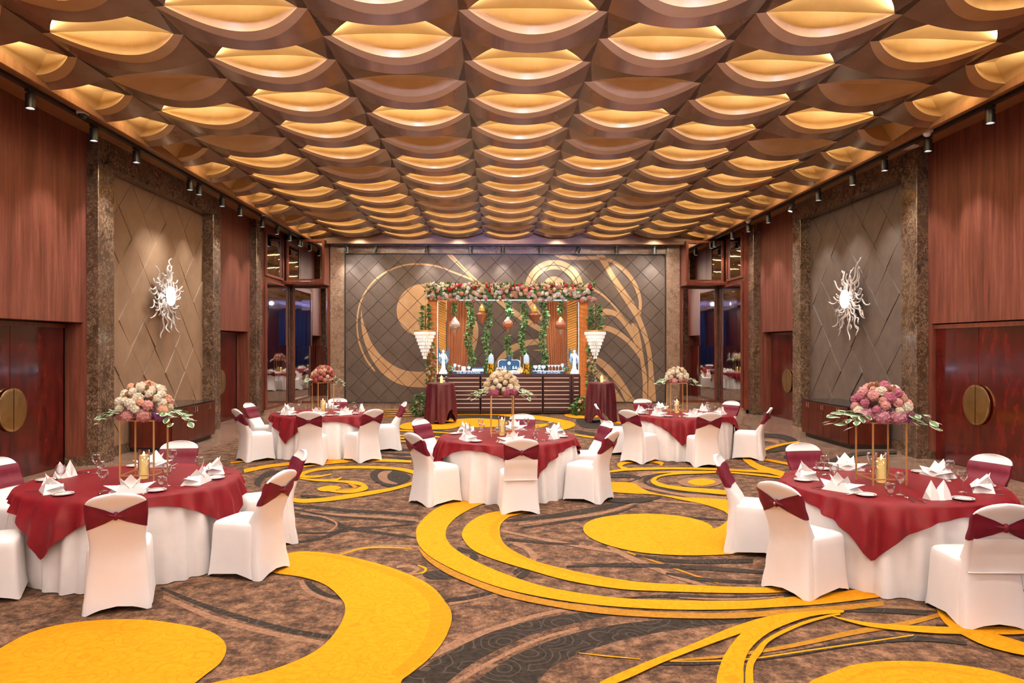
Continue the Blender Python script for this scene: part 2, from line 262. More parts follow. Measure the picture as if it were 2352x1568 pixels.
CARPET_SHAPES = [   # (colour, outline in floor metres, kind: 1 closed outline, 2 pair of edges)
 ('brown', ([(-0.41,4.61),(-0.24,4.81),(-0.07,4.99),(0.14,5.17),(0.33,5.32),(0.68,5.49),(0.95,5.56)],[(-0.44,4.70),(-0.27,4.90),(-0.09,5.08),(0.13,5.25),(0.33,5.39),(0.68,5.57),(0.96,5.63)]), 2),
 ('dark', [(-0.60,4.22),(-0.35,4.64),(-0.07,5.00),(0.17,5.18),(0.41,5.32),(0.69,5.40),(1.01,5.45),(1.03,5.39),(0.78,5.29),(0.56,5.18),(0.34,5.05),(0.15,4.89),(-0.14,4.55),(-0.35,4.21)], 1),
 ('dark', [(-0.14,4.21),(0.07,4.59),(0.21,4.74),(0.38,4.89),(0.57,5.02),(0.79,5.13),(1.21,5.24),(1.80,5.30),(2.13,5.30),(2.08,5.18),(1.76,5.16),(1.33,5.07),(0.91,4.91),(0.58,4.70),(0.34,4.47),(0.19,4.20)], 1),
 ('brown', ([(-0.24,4.24),(-0.06,4.49),(0.16,4.75),(0.37,4.94),(0.59,5.07)],[(-0.26,4.29),(-0.08,4.53),(0.15,4.80),(0.36,4.98),(0.59,5.12)]), 2),
 ('dark', ([(-2.74,6.00),(-2.41,5.71),(-2.07,5.45),(-1.66,5.18),(-1.38,5.03),(-1.11,4.94)],[(-2.75,6.05),(-2.42,5.79),(-2.10,5.55),(-1.68,5.28),(-1.39,5.12),(-1.12,5.01)]), 2),
 ('brown', ([(-2.62,5.78),(-2.34,5.54),(-2.01,5.28),(-1.53,5.01),(-1.14,4.84)],[(-2.64,5.85),(-2.35,5.62),(-2.03,5.37),(-1.54,5.09),(-1.15,4.91)]), 2),
 ('brown', ([(-1.66,6.17),(-1.57,5.96),(-1.42,5.77),(-1.18,5.59)],[(-1.63,6.20),(-1.55,6.03),(-1.42,5.84),(-1.18,5.66)]), 2),
 ('dark', ([(-1.59,6.12),(-1.49,5.93),(-1.34,5.78),(-1.19,5.71)],[(-1.57,6.18),(-1.47,6.02),(-1.35,5.87),(-1.19,5.78)]), 2),
 ('dark', ([(-2.71,9.13),(-2.22,8.90),(-1.72,8.67),(-1.22,8.56),(-0.87,8.44)],[(-2.74,9.25),(-2.25,9.07),(-1.75,8.85),(-1.23,8.71),(-0.88,8.55)]), 2),
 ('brown', ([(-2.26,8.66),(-1.68,8.48),(-1.19,8.37),(-0.87,8.22)],[(-2.28,8.75),(-1.70,8.59),(-1.20,8.47),(-0.88,8.31)]), 2),
 ('dark', ([(-2.47,8.85),(-1.91,8.47),(-1.37,8.29),(-0.89,8.16)],[(-2.49,8.94),(-1.93,8.57),(-1.39,8.39),(-0.90,8.24)]), 2),
 ('dark', ([(-2.38,8.49),(-2.08,8.34),(-1.82,8.14),(-1.71,7.96),(-1.72,7.80),(-1.82,7.59),(-2.05,7.38)],[(-2.43,8.71),(-2.12,8.54),(-1.84,8.31),(-1.63,7.99),(-1.67,7.67),(-1.79,7.47),(-2.02,7.30)]), 2),
 ('brown', ([(-2.30,8.61),(-2.00,8.44),(-1.79,8.16),(-1.77,7.94),(-1.83,7.72)],[(-2.31,8.67),(-2.02,8.52),(-1.78,8.21),(-1.74,7.89),(-1.82,7.68)]), 2),
 ('dark', ([(-1.66,7.89),(-1.33,7.73),(-0.79,7.47)],[(-1.68,8.05),(-1.35,7.86),(-0.80,7.54)]), 2),
 ('dark', ([(-1.65,7.85),(-1.27,7.94),(-0.88,8.06)],[(-1.67,7.94),(-1.28,8.02),(-0.89,8.12)]), 2),
 ('dark', ([(-2.20,7.74),(-1.82,7.70),(-1.57,7.79)],[(-2.21,7.79),(-1.84,7.77),(-1.58,7.85)]), 2),
 ('brown', ([(-1.52,6.92),(-1.34,7.10),(-1.15,7.18),(-0.89,7.18),(-0.74,7.15)],[(-1.53,6.97),(-1.36,7.16),(-1.16,7.26),(-0.90,7.25),(-0.74,7.21)]), 2),
 ('yellow', ([(-1.49,6.89),(-1.30,7.11),(-1.10,7.15),(-0.82,7.12)],[(-1.50,6.92),(-1.31,7.16),(-1.11,7.20),(-0.82,7.15)]), 2),
 ('brown', ([(-0.88,6.50),(-0.77,6.52),(-0.72,6.46),(-0.73,6.40),(-0.79,6.34)],[(-0.89,6.58),(-0.78,6.61),(-0.67,6.50),(-0.71,6.32),(-0.78,6.29)]), 2),
 ('yellow', ([(-0.70,6.57),(-0.63,6.47),(-0.64,6.39),(-0.71,6.33)],[(-0.70,6.60),(-0.61,6.50),(-0.62,6.36),(-0.71,6.32)]), 2),
 ('dark', [(-0.63,6.33),(-0.53,6.43),(-0.37,6.38),(-0.23,6.25),(-0.36,6.19),(-0.55,6.19)], 1),
 ('dark', ([(-0.39,5.61),(-0.19,5.69),(0.01,5.82),(0.16,5.95)],[(-0.40,5.70),(-0.20,5.78),(0.01,5.91),(0.15,6.01)]), 2),
 ('brown', ([(-0.35,5.56),(-0.16,5.66),(0.08,5.84)],[(-0.36,5.62),(-0.16,5.70),(0.08,5.87)]), 2),
 ('dark', ([(-0.37,7.05),(-0.25,6.92),(-0.24,6.80),(-0.25,6.73)],[(-0.37,7.17),(-0.23,7.05),(-0.15,6.78),(-0.22,6.64)]), 2),
 ('dark', ([(0.17,6.28),(0.25,6.41),(0.25,6.40),(0.18,6.24)],[(0.15,6.36),(0.24,6.52),(0.31,6.35),(0.21,6.16)]), 2),
 ('dark', ([(0.13,8.19),(0.52,8.29),(0.92,8.47),(1.41,8.83),(1.90,9.31)],[(0.13,8.29),(0.52,8.46),(0.93,8.71),(1.43,9.06),(1.93,9.47)]), 2),
 ('brown', ([(0.26,8.02),(0.76,8.23),(1.37,8.60),(2.08,9.46)],[(0.26,8.10),(0.77,8.35),(1.38,8.73),(2.08,9.53)]), 2),
 ('dark', ([(0.30,7.88),(0.80,8.14),(1.34,8.44),(1.74,8.89)],[(0.30,7.93),(0.81,8.24),(1.35,8.54),(1.75,8.98)]), 2),
 ('brown', ([(0.06,7.75),(0.41,7.44),(0.82,7.12),(1.17,6.90)],[(0.06,7.84),(0.42,7.54),(0.84,7.23),(1.19,6.98)]), 2),
 ('dark', ([(0.11,7.40),(0.54,7.25),(0.84,7.21)],[(0.12,7.50),(0.54,7.33),(0.84,7.26)]), 2),
 ('brown', ([(1.10,7.13),(1.22,6.75),(1.39,6.41),(1.56,6.12),(1.73,5.93)],[(1.14,7.21),(1.27,6.87),(1.44,6.51),(1.59,6.21),(1.76,5.99)]), 2),
 ('ochre', ([(1.26,6.93),(1.45,6.64),(1.65,6.31),(1.86,6.01)],[(1.28,6.97),(1.47,6.69),(1.67,6.35),(1.88,6.04)]), 2),
 ('dark', ([(0.64,6.48),(0.91,6.50),(1.20,6.48),(1.64,6.42),(2.15,6.30),(2.36,6.25)],[(0.64,6.53),(0.93,6.59),(1.22,6.60),(1.67,6.54),(2.19,6.41),(2.39,6.33)]), 2),
 ('dark', ([(1.32,6.81),(1.61,6.61),(1.91,6.56),(2.36,6.58)],[(1.34,6.87),(1.64,6.72),(1.96,6.70),(2.41,6.71)]), 2),
 ('dark', ([(1.48,6.26),(1.77,6.07),(2.19,6.00)],[(1.50,6.32),(1.80,6.16),(2.22,6.07)]), 2),
 ('brown', ([(0.18,7.23),(0.29,7.04),(0.33,6.81),(0.31,6.71)],[(0.20,7.34),(0.33,7.15),(0.40,6.86),(0.37,6.67)]), 2),
 ('dark', ([(1.04,5.68),(1.38,5.68),(1.74,5.61),(2.27,5.66),(2.69,5.81)],[(1.04,5.70),(1.40,5.76),(1.77,5.71),(2.30,5.74),(2.71,5.86)]), 2),
 ('brown', ([(1.45,5.67),(1.84,5.61),(2.28,5.67)],[(1.45,5.69),(1.86,5.66),(2.29,5.70)]), 2),
 ('dark', ([(2.02,8.31),(2.31,8.25),(2.61,8.17)],[(2.04,8.37),(2.33,8.34),(2.63,8.23)]), 2),
 ('brown', ([(2.01,9.18),(2.37,9.07),(2.71,8.91)],[(2.03,9.28),(2.40,9.17),(2.74,9.01)]), 2),
 ('dark', ([(2.11,5.32),(2.48,5.36),(2.83,5.33),(3.19,5.27)],[(2.13,5.38),(2.53,5.46),(2.90,5.47),(3.27,5.41)]), 2),
 ('brown', ([(2.85,5.43),(3.10,5.40),(3.30,5.35)],[(2.87,5.48),(3.13,5.46),(3.33,5.40)]), 2),
 ('dark', ([(0.98,4.49),(1.37,4.49),(1.84,4.58),(2.37,4.74),(2.82,4.81),(3.13,4.74)],[(0.99,4.51),(1.38,4.54),(1.87,4.65),(2.42,4.84),(2.87,4.90),(3.16,4.78)]), 2),
 ('ochre', ([(0.94,4.53),(1.39,4.57),(1.89,4.70),(2.46,4.92),(2.91,5.07),(3.27,5.24)],[(0.94,4.54),(1.40,4.61),(1.91,4.76),(2.50,5.01),(2.96,5.16),(3.31,5.32)]), 2),
 ('yellow', ([(0.54,4.67),(0.73,4.61),(0.92,4.57)],[(0.54,4.68),(0.73,4.63),(0.92,4.58)]), 2),
 ('yellow', ([(1.10,4.53),(1.55,4.54),(2.05,4.67),(2.87,4.90)],[(1.10,4.54),(1.55,4.56),(2.05,4.69),(2.88,4.92)]), 2),
 ('dark', ([(3.11,5.04),(3.33,4.99),(3.74,5.04)],[(3.15,5.11),(3.37,5.05),(3.77,5.08)]), 2),
 ('dark', ([(3.22,4.74),(3.54,4.77)],[(3.26,4.81),(3.59,4.84)]), 2),
 ('dark', [(-1.93,11.26),(-1.90,11.65),(-1.72,11.65),(-1.40,11.32),(-1.26,10.88),(-1.33,10.47),(-1.45,10.19),(-1.67,10.48),(-1.82,10.82)], 1),
 ('brown', [(-1.80,11.18),(-1.77,11.49),(-1.63,11.52),(-1.65,11.18),(-1.57,10.75),(-1.39,10.44),(-1.55,10.48),(-1.70,10.75)], 1),
 ('dark', [(-1.60,11.03),(-1.55,11.52),(-1.33,11.17),(-1.26,10.77),(-1.40,10.54),(-1.52,10.71)], 1),
 ('dark', [(-3.49,10.59),(-3.59,11.22),(-3.54,11.61),(-3.32,11.45),(-3.44,11.00),(-3.37,10.52),(-3.30,10.26)], 1),
 ('dark', ([(-2.56,9.60),(-2.37,9.52),(-2.13,9.45)],[(-2.59,9.71),(-2.41,9.68),(-2.14,9.53)]), 2),
 ('dark', ([(-2.80,18.24),(-2.27,17.91),(-1.61,17.12),(-0.85,16.31),(-0.55,16.16)],[(-2.81,18.30),(-2.31,18.20),(-1.64,17.48),(-0.86,16.55),(-0.55,16.21)]), 2),
 ('dark', ([(-2.62,17.03),(-2.13,16.75),(-1.53,16.21),(-0.82,15.77),(-0.54,15.63)],[(-2.63,17.08),(-2.16,17.00),(-1.55,16.52),(-0.83,15.99),(-0.54,15.67)]), 2),
 ('dark', ([(-2.41,15.67),(-1.96,15.43),(-1.43,15.17),(-0.78,14.92),(-0.51,14.80)],[(-2.42,15.72),(-1.99,15.65),(-1.45,15.46),(-0.79,15.12),(-0.51,14.84)]), 2),
 ('dark', ([(-2.30,14.97),(-1.87,14.75),(-1.36,14.45),(-0.74,14.22),(-0.48,14.11)],[(-2.31,15.01),(-1.90,14.95),(-1.38,14.71),(-0.75,14.41),(-0.48,14.14)]), 2),
 ('dark', ([(-2.25,14.09),(-1.96,13.84),(-1.61,13.66),(-1.21,13.76),(-0.89,13.94)],[(-2.25,14.12),(-1.99,14.01),(-1.64,13.95),(-1.23,13.94),(-0.90,13.97)]), 2),
 ('dark', ([(-2.16,13.52),(-1.89,13.29),(-1.55,13.12),(-1.16,13.22),(-0.86,13.38)],[(-2.16,13.55),(-1.91,13.45),(-1.58,13.39),(-1.18,13.38),(-0.86,13.41)]), 2),
 ('dark', ([(-2.08,13.04),(-1.82,12.83),(-1.50,12.68),(-1.12,12.76),(-0.83,12.91)],[(-2.09,13.07),(-1.84,12.98),(-1.52,12.92),(-1.14,12.91),(-0.83,12.95)]), 2),
 ('dark', [(-1.18,20.34),(-0.70,20.58),(0.28,20.55),(1.11,19.80),(0.61,19.24),(-0.20,19.60),(-0.91,19.61)], 1),
 ('dark', [(2.28,19.66),(2.78,18.97),(2.81,17.75),(2.22,17.30),(2.10,18.56)], 1),
 ('dark', ([(1.83,16.66),(2.21,15.78),(2.66,15.08)],[(1.89,17.08),(2.30,16.31),(2.74,15.50)]), 2),
 ('brown', ([(2.50,15.86),(2.74,13.26),(3.38,13.24),(4.54,13.83)],[(2.58,16.21),(2.82,13.58),(3.46,13.57),(4.62,14.07)]), 2),
 ('dark', ([(2.20,13.89),(2.76,12.63),(3.52,12.58),(4.36,13.04)],[(2.24,14.12),(2.84,12.97),(3.63,12.98),(4.45,13.30)]), 2),
 ('brown', ([(3.03,9.42),(2.65,9.68),(2.33,10.04),(2.10,10.40),(2.09,10.56),(2.24,10.95),(2.66,11.19),(3.09,11.30)],[(2.96,9.21),(2.57,9.40),(2.25,9.75),(2.02,10.13),(1.98,10.63),(2.28,11.23),(2.71,11.42),(3.13,11.45)]), 2),
 ('dark', ([(2.94,9.69),(2.56,9.79),(2.29,10.15),(2.20,10.46),(2.23,10.60),(2.40,10.92),(2.85,11.15),(3.41,11.21)],[(2.92,9.60),(2.53,9.68),(2.25,10.00),(2.15,10.32),(2.21,10.72),(2.43,11.10),(2.89,11.30),(3.43,11.29)]), 2),
 ('brown', [(2.66,10.51),(2.84,10.75),(3.10,10.85),(3.30,10.74),(3.31,10.46),(3.10,10.18),(2.82,10.09),(2.67,10.22)], 1),
 ('dark', ([(1.69,10.85),(1.92,10.86),(2.08,10.73),(1.92,10.53)],[(1.72,11.06),(1.98,11.19),(2.20,10.87),(1.91,10.40)]), 2),
 ('dark', ([(1.43,9.19),(1.66,9.09),(1.90,9.16),(2.18,9.41)],[(1.46,9.40),(1.72,9.40),(1.95,9.42),(2.20,9.52)]), 2),
 ('dark', ([(5.64,15.73),(6.07,15.36),(5.98,14.67),(5.73,14.21),(5.01,13.50)],[(5.81,16.19),(6.38,16.09),(6.33,15.05),(5.54,13.65),(4.92,13.24)]), 2),
 ('brown', ([(5.58,14.91),(5.71,14.60),(5.57,14.34),(5.30,14.17)],[(5.71,15.25),(5.92,15.01),(5.47,14.00),(5.21,13.93)]), 2),
 ('dark', ([(5.09,12.70),(5.07,12.19),(4.89,12.01)],[(5.23,12.98),(5.23,12.33),(4.83,11.81)]), 2),
 ('dark', ([(4.93,11.38),(6.44,12.86),(7.38,13.15)],[(5.01,11.61),(6.63,13.27),(7.56,13.47)]), 2),
 ('ochre', ([(-0.75,7.10),(-0.63,6.72),(-0.42,6.32),(-0.19,6.02),(0.08,5.73),(0.42,5.51),(0.74,5.36),(1.06,5.28),(1.37,5.24),(1.75,5.23),(2.08,5.28),(2.48,5.34),(2.97,5.46)],[(-0.74,7.13),(-0.60,6.79),(-0.39,6.44),(-0.17,6.15),(0.10,5.87),(0.44,5.63),(0.76,5.49),(1.08,5.40),(1.40,5.35),(1.79,5.34),(2.12,5.39),(2.52,5.45),(3.01,5.56)]), 2),
 ('yellow', [(-1.94,7.00),(-1.63,6.98),(-1.26,6.77),(-0.89,6.46),(-0.57,6.07),(-0.40,5.67),(-0.33,5.32),(-0.33,4.98),(-0.41,4.63),(-0.55,4.32),(-0.66,4.14),(-1.78,4.17),(-1.57,4.35),(-1.41,4.43),(-1.23,4.62),(-1.13,4.85),(-1.10,5.19),(-1.13,5.50),(-1.22,5.74),(-1.42,6.06),(-1.67,6.26),(-1.96,6.39),(-2.12,6.62)], 1),
 ('ydeep', ([(-1.85,6.93),(-1.54,6.82),(-1.17,6.54),(-0.82,6.18),(-0.56,5.75),(-0.48,5.39),(-0.47,5.08),(-0.51,4.74),(-0.63,4.40)],[(-1.86,6.98),(-1.55,6.90),(-1.18,6.65),(-0.81,6.31),(-0.50,5.87),(-0.33,5.43),(-0.33,5.00),(-0.43,4.64),(-0.58,4.34)]), 2),
 ('yellow', [(-3.25,4.60),(-3.24,4.83),(-3.22,5.05),(-3.11,5.21),(-2.88,5.30),(-2.57,5.31),(-2.26,5.22),(-1.98,5.08),(-1.79,4.86),(-1.72,4.62),(-1.74,4.43),(-1.83,4.17),(-2.19,3.94),(-2.79,3.95)], 1),
 ('yellow', [(-0.35,9.55),(-0.68,8.95),(-0.80,8.45),(-0.85,7.95),(-0.82,7.57),(-0.76,7.24),(-0.62,6.85),(-0.41,6.49),(-0.18,6.18),(0.09,5.90),(0.44,5.67),(0.77,5.53),(1.09,5.45),(1.42,5.41),(1.81,5.41),(2.15,5.45),(2.50,5.50),(2.88,5.60),(3.18,5.69),(3.34,5.75),(3.10,5.83),(2.90,5.81),(2.70,5.76),(2.31,5.66),(1.91,5.59),(1.30,5.62),(0.96,5.68),(0.63,5.82),(0.37,5.99),(0.10,6.28),(-0.16,6.64),(-0.36,7.01),(-0.47,7.32),(-0.52,7.65),(-0.51,8.04),(-0.41,8.51),(-0.19,9.03),(0.07,9.43)], 1),
 ('yellow', [(0.66,8.77),(0.14,8.72),(-0.13,8.52),(-0.29,8.13),(-0.35,7.70),(-0.31,7.36),(-0.21,7.03),(-0.02,6.74),(0.30,6.40),(0.62,6.10),(1.00,5.89),(1.35,5.82),(1.96,5.76),(2.36,5.78),(2.67,5.86),(2.89,5.93),(2.62,5.97),(2.33,5.90),(1.98,5.91),(1.57,5.98),(1.21,6.05),(0.90,6.21),(0.61,6.43),(0.35,6.69),(0.15,7.07),(0.07,7.38),(0.05,7.75),(0.08,8.12),(0.21,8.47),(0.46,8.71)], 1),
 ('ydeep', ([(0.46,8.71),(0.11,8.46),(-0.04,8.04),(-0.06,7.63),(0.02,7.24),(0.17,6.86),(0.40,6.52),(0.72,6.22),(1.10,6.01)],[(0.46,8.66),(0.12,8.32),(0.03,7.94),(0.04,7.68),(0.07,7.34),(0.19,6.96),(0.41,6.60),(0.73,6.29),(1.11,6.05)]), 2),
 ('yellow', [(1.61,10.47),(1.98,10.43),(2.04,10.02),(2.16,9.66),(2.45,9.43),(2.73,9.35),(2.97,9.26),(3.26,9.00),(3.28,8.36),(3.09,7.69),(2.82,7.19),(2.48,6.91),(2.18,6.83),(1.77,6.81),(1.39,6.92),(1.12,7.18),(0.97,7.51),(0.96,7.87),(1.09,8.20),(1.36,8.42),(1.73,8.50),(2.07,8.43),(2.29,8.23),(2.38,7.97),(2.37,7.80),(2.52,7.97),(2.68,8.26),(2.74,8.54),(2.70,8.75),(2.59,9.02),(2.40,9.25),(2.14,9.58),(1.84,9.67),(1.51,9.79),(1.15,9.92),(1.21,10.38)], 1),
 ('yellow', ([(-3.17,10.20),(-2.85,9.57),(-2.51,9.22),(-2.27,9.22),(-1.97,9.38),(-1.67,9.65),(-1.42,9.93),(-1.23,10.24),(-1.08,10.63),(-1.08,11.18),(-1.29,11.55),(-1.56,11.80),(-1.86,11.94),(-2.23,11.99),(-2.59,11.96),(-2.87,11.79),(-3.01,11.49),(-3.02,11.19)],[(-3.16,10.33),(-2.88,9.77),(-2.57,9.46),(-2.33,9.45),(-2.03,9.64),(-1.72,9.91),(-1.46,10.14),(-1.27,10.45),(-1.14,10.84),(-1.13,11.01),(-1.28,11.25),(-1.54,11.56),(-1.82,11.69),(-2.18,11.74),(-2.53,11.71),(-2.80,11.55),(-2.92,11.24),(-2.88,10.94)]), 2),
 ('yellow', ([(-2.94,10.99),(-2.81,10.92),(-2.63,10.98),(-2.51,11.20)],[(-3.00,11.28),(-2.87,11.13),(-2.67,11.13),(-2.53,11.27)]), 2),
 ('yellow', ([(-2.89,10.83),(-2.59,10.65),(-2.36,10.65),(-2.29,10.89)],[(-2.92,10.94),(-2.63,10.82),(-2.40,10.82),(-2.31,10.99)]), 2),
 ('yellow', ([(-2.39,10.61),(-2.11,10.49),(-1.90,10.30),(-1.88,10.31),(-1.94,10.05),(-2.12,9.95),(-2.33,10.06)],[(-2.41,10.71),(-2.15,10.69),(-1.93,10.55),(-1.76,10.09),(-1.88,9.81),(-2.09,9.80),(-2.31,9.94)]), 2),
 ('yellow', [(-2.46,10.09),(-2.40,10.27),(-2.26,10.30),(-2.15,10.18),(-2.17,10.02),(-2.29,9.91),(-2.38,9.94)], 1),
 ('ochre', ([(-2.10,10.40),(-1.99,10.20),(-2.00,10.11),(-2.17,10.04)],[(-2.11,10.52),(-1.94,10.26),(-1.97,9.99),(-2.15,9.95)]), 2),
 ('yellow', ([(-3.90,11.37),(-3.78,11.62),(-3.64,11.88),(-3.18,12.21),(-2.77,12.33),(-2.31,12.44),(-1.76,12.38),(-1.42,12.30)],[(-4.03,11.72),(-3.90,11.94),(-3.74,12.18),(-3.27,12.53),(-2.85,12.66),(-2.37,12.72),(-1.79,12.66),(-1.44,12.53)]), 2),
 ('yellow', ([(-4.44,12.28),(-4.15,12.53),(-3.91,12.76),(-3.53,12.97)],[(-4.49,12.42),(-4.22,12.71),(-3.98,12.95),(-3.58,13.12)]), 2),
 ('yellow', ([(-3.15,11.80),(-2.87,12.11),(-2.49,12.35)],[(-3.19,11.97),(-2.90,12.25),(-2.51,12.44)]), 2),
 ('yellow', [(-2.35,17.87),(-2.26,18.66),(-1.74,19.07),(-1.06,19.28),(-0.85,18.32),(-1.01,17.37),(-1.56,17.12),(-2.13,17.22)], 1),
 ('yellow', [(-1.20,18.74),(-1.02,19.50),(-0.44,19.72),(0.15,19.25),(0.31,18.40),(0.03,17.72),(-0.49,17.54),(-0.98,17.84)], 1),
 ('yellow', [(-0.09,21.08),(0.67,20.93),(1.30,20.28),(1.90,19.10),(2.02,18.15),(1.74,17.22),(1.34,16.79),(1.64,17.77),(1.49,18.68),(0.98,19.57),(0.28,20.30)], 1),
 ('yellow', ([(-1.27,20.72),(-0.59,20.77),(0.04,20.62)],[(-1.28,20.98),(-0.60,21.16),(0.04,21.01)]), 2),
 ('yellow', ([(0.34,16.99),(0.86,17.15),(1.33,17.93)],[(0.35,17.71),(0.90,18.08),(1.36,18.42)]), 2),
 ('yellow', [(1.99,20.77),(2.46,21.16),(2.79,20.75),(2.87,20.00),(2.40,19.65),(2.07,19.90)], 1),
 ('yellow', ([(2.82,18.49),(3.12,18.28),(3.39,17.98)],[(2.90,19.02),(3.21,18.80),(3.45,18.27)]), 2),
 ('yellow', ([(-2.65,17.12),(-2.24,16.85),(-1.76,16.64),(-1.15,16.42),(-0.75,16.25)],[(-2.66,17.17),(-2.27,17.07),(-1.79,16.92),(-1.16,16.61),(-0.75,16.29)]), 2),
 ('yellow', ([(-2.50,16.13),(-2.11,15.89),(-1.67,15.77),(-1.09,15.58),(-0.71,15.42)],[(-2.50,16.17),(-2.14,16.09),(-1.70,16.03),(-1.10,15.75),(-0.71,15.46)]), 2),
 ('yellow', ([(-2.43,15.68),(-2.05,15.45),(-1.62,15.27),(-1.05,15.02),(-0.69,14.87)],[(-2.43,15.71),(-2.08,15.63),(-1.64,15.51),(-1.06,15.18),(-0.69,14.90)]), 2),
 ('yellow', ([(-2.35,15.18),(-1.99,14.96),(-1.58,14.86),(-1.03,14.62),(-0.67,14.48)],[(-2.36,15.21),(-2.01,15.14),(-1.60,15.09),(-1.03,14.78),(-0.67,14.51)]), 2),
 ('yellow', ([(-3.77,21.97),(-3.28,22.18),(-2.69,22.28),(-1.85,22.52)],[(-3.78,22.03),(-3.31,22.39),(-2.73,22.55),(-1.85,22.58)]), 2),
 ('yellow', ([(-3.67,21.41),(-3.19,21.61),(-2.62,21.70),(-1.80,21.93)],[(-3.68,21.47),(-3.22,21.80),(-2.66,21.96),(-1.80,21.98)]), 2),
 ('yellow', ([(-3.56,20.75),(-3.09,20.93),(-2.54,21.02),(-1.74,21.23)],[(-3.57,20.80),(-3.12,21.11),(-2.57,21.26),(-1.75,21.28)]), 2),
 ('yellow', ([(-3.45,20.12),(-3.00,20.29),(-2.46,20.38),(-1.69,20.57)],[(-3.46,20.17),(-3.02,20.47),(-2.49,20.61),(-1.69,20.63)]), 2),
 ('yellow', ([(1.75,15.94),(2.07,15.45),(2.58,15.15)],[(1.78,16.17),(2.12,15.74),(2.63,15.43)]), 2),
 ('yellow', ([(2.73,11.85),(2.85,12.21),(2.73,12.46),(2.51,12.51),(2.25,12.37),(2.04,12.07),(2.03,11.57),(2.16,11.40)],[(2.73,11.99),(2.76,11.98),(2.67,12.18),(2.46,12.23),(2.22,12.11),(2.09,11.88),(2.10,11.79),(2.20,11.55)]), 2),
 ('yellow', ([(1.70,11.20),(1.94,11.34),(2.17,11.44),(2.83,11.52),(3.52,11.42),(3.85,11.30),(4.21,11.15),(4.42,11.00)],[(1.71,11.31),(1.97,11.54),(2.22,11.68),(2.88,11.72),(3.58,11.62),(3.92,11.49),(4.30,11.38),(4.51,11.22)]), 2),
 ('yellow', ([(2.44,11.16),(2.87,11.24),(3.46,11.23),(3.88,11.01),(4.29,10.68)],[(2.46,11.23),(2.90,11.36),(3.50,11.35),(3.94,11.16),(4.35,10.82)]), 2),
 ('yellow', ([(6.31,14.89),(5.83,14.53),(5.23,13.89),(4.72,13.20),(4.36,12.69),(4.20,11.86),(4.20,11.36),(4.33,10.83)],[(6.23,14.69),(5.75,14.29),(5.15,13.62),(4.65,12.92),(4.49,12.63),(4.42,12.26),(4.41,11.82),(4.54,11.25)]), 2),
 ('yellow', ([(4.22,12.94),(4.50,12.76),(4.65,12.35),(4.86,11.89)],[(4.28,13.09),(4.57,12.95),(4.75,12.58),(4.96,12.11)]), 2),
 ('yellow', [(2.79,10.44),(2.92,10.64),(3.09,10.71),(3.21,10.57),(3.17,10.37),(3.01,10.21),(2.85,10.18)], 1),
 ('yellow', [(3.54,11.25),(2.92,11.26),(2.64,11.12),(2.41,10.87),(2.27,10.52),(2.29,10.16),(2.52,9.85),(2.82,9.67),(3.08,9.55),(3.16,9.81),(2.75,10.03),(2.48,10.19),(2.37,10.45),(2.38,10.65),(2.52,10.90),(2.83,11.07),(3.25,11.14)], 1),
 ('yellow', [(0.62,4.25),(0.93,4.50),(1.31,4.78),(1.70,5.08),(2.09,5.29),(2.55,5.37),(2.57,5.31),(2.35,5.28),(2.12,5.20),(1.68,4.94),(1.11,4.55),(0.72,4.24)], 1),
 ('yellow', [(2.57,5.34),(2.33,5.32),(2.02,5.20),(1.75,5.01),(1.55,4.74),(1.40,4.47),(1.29,4.17),(1.43,4.17),(1.55,4.48),(1.70,4.74),(1.95,5.01),(2.30,5.24),(2.53,5.30)], 1),
 ('yellow', ([(1.51,4.20),(1.60,4.45),(1.71,4.62),(1.85,4.82),(2.16,5.07),(2.42,5.22),(2.54,5.27)],[(1.46,4.20),(1.56,4.46),(1.68,4.66),(1.85,4.87),(2.17,5.12),(2.43,5.26),(2.55,5.30)]), 2),
 ('yellow', [(2.46,5.25),(2.64,5.13),(2.91,5.06),(3.25,5.02),(3.74,5.01),(3.65,4.89),(3.17,4.90),(2.91,4.94),(2.62,5.05)], 1),
 ('yellow', [(3.44,5.55),(3.31,5.36),(3.20,5.07),(3.20,4.84),(3.25,4.67),(3.42,4.54),(3.54,4.70),(3.41,4.94),(3.40,5.13),(3.50,5.41),(3.57,5.54)], 1),
 ('yellow', [(1.86,4.14),(2.09,4.37),(2.29,4.46),(2.51,4.49),(2.76,4.46),(2.98,4.37),(3.09,4.26),(3.09,4.11)], 1),
 ('ydeep', ([(2.05,4.20),(2.25,4.33),(2.45,4.37),(2.70,4.34),(2.91,4.25)],[(2.06,4.23),(2.26,4.37),(2.48,4.42),(2.74,4.39),(2.93,4.28)]), 2),
]
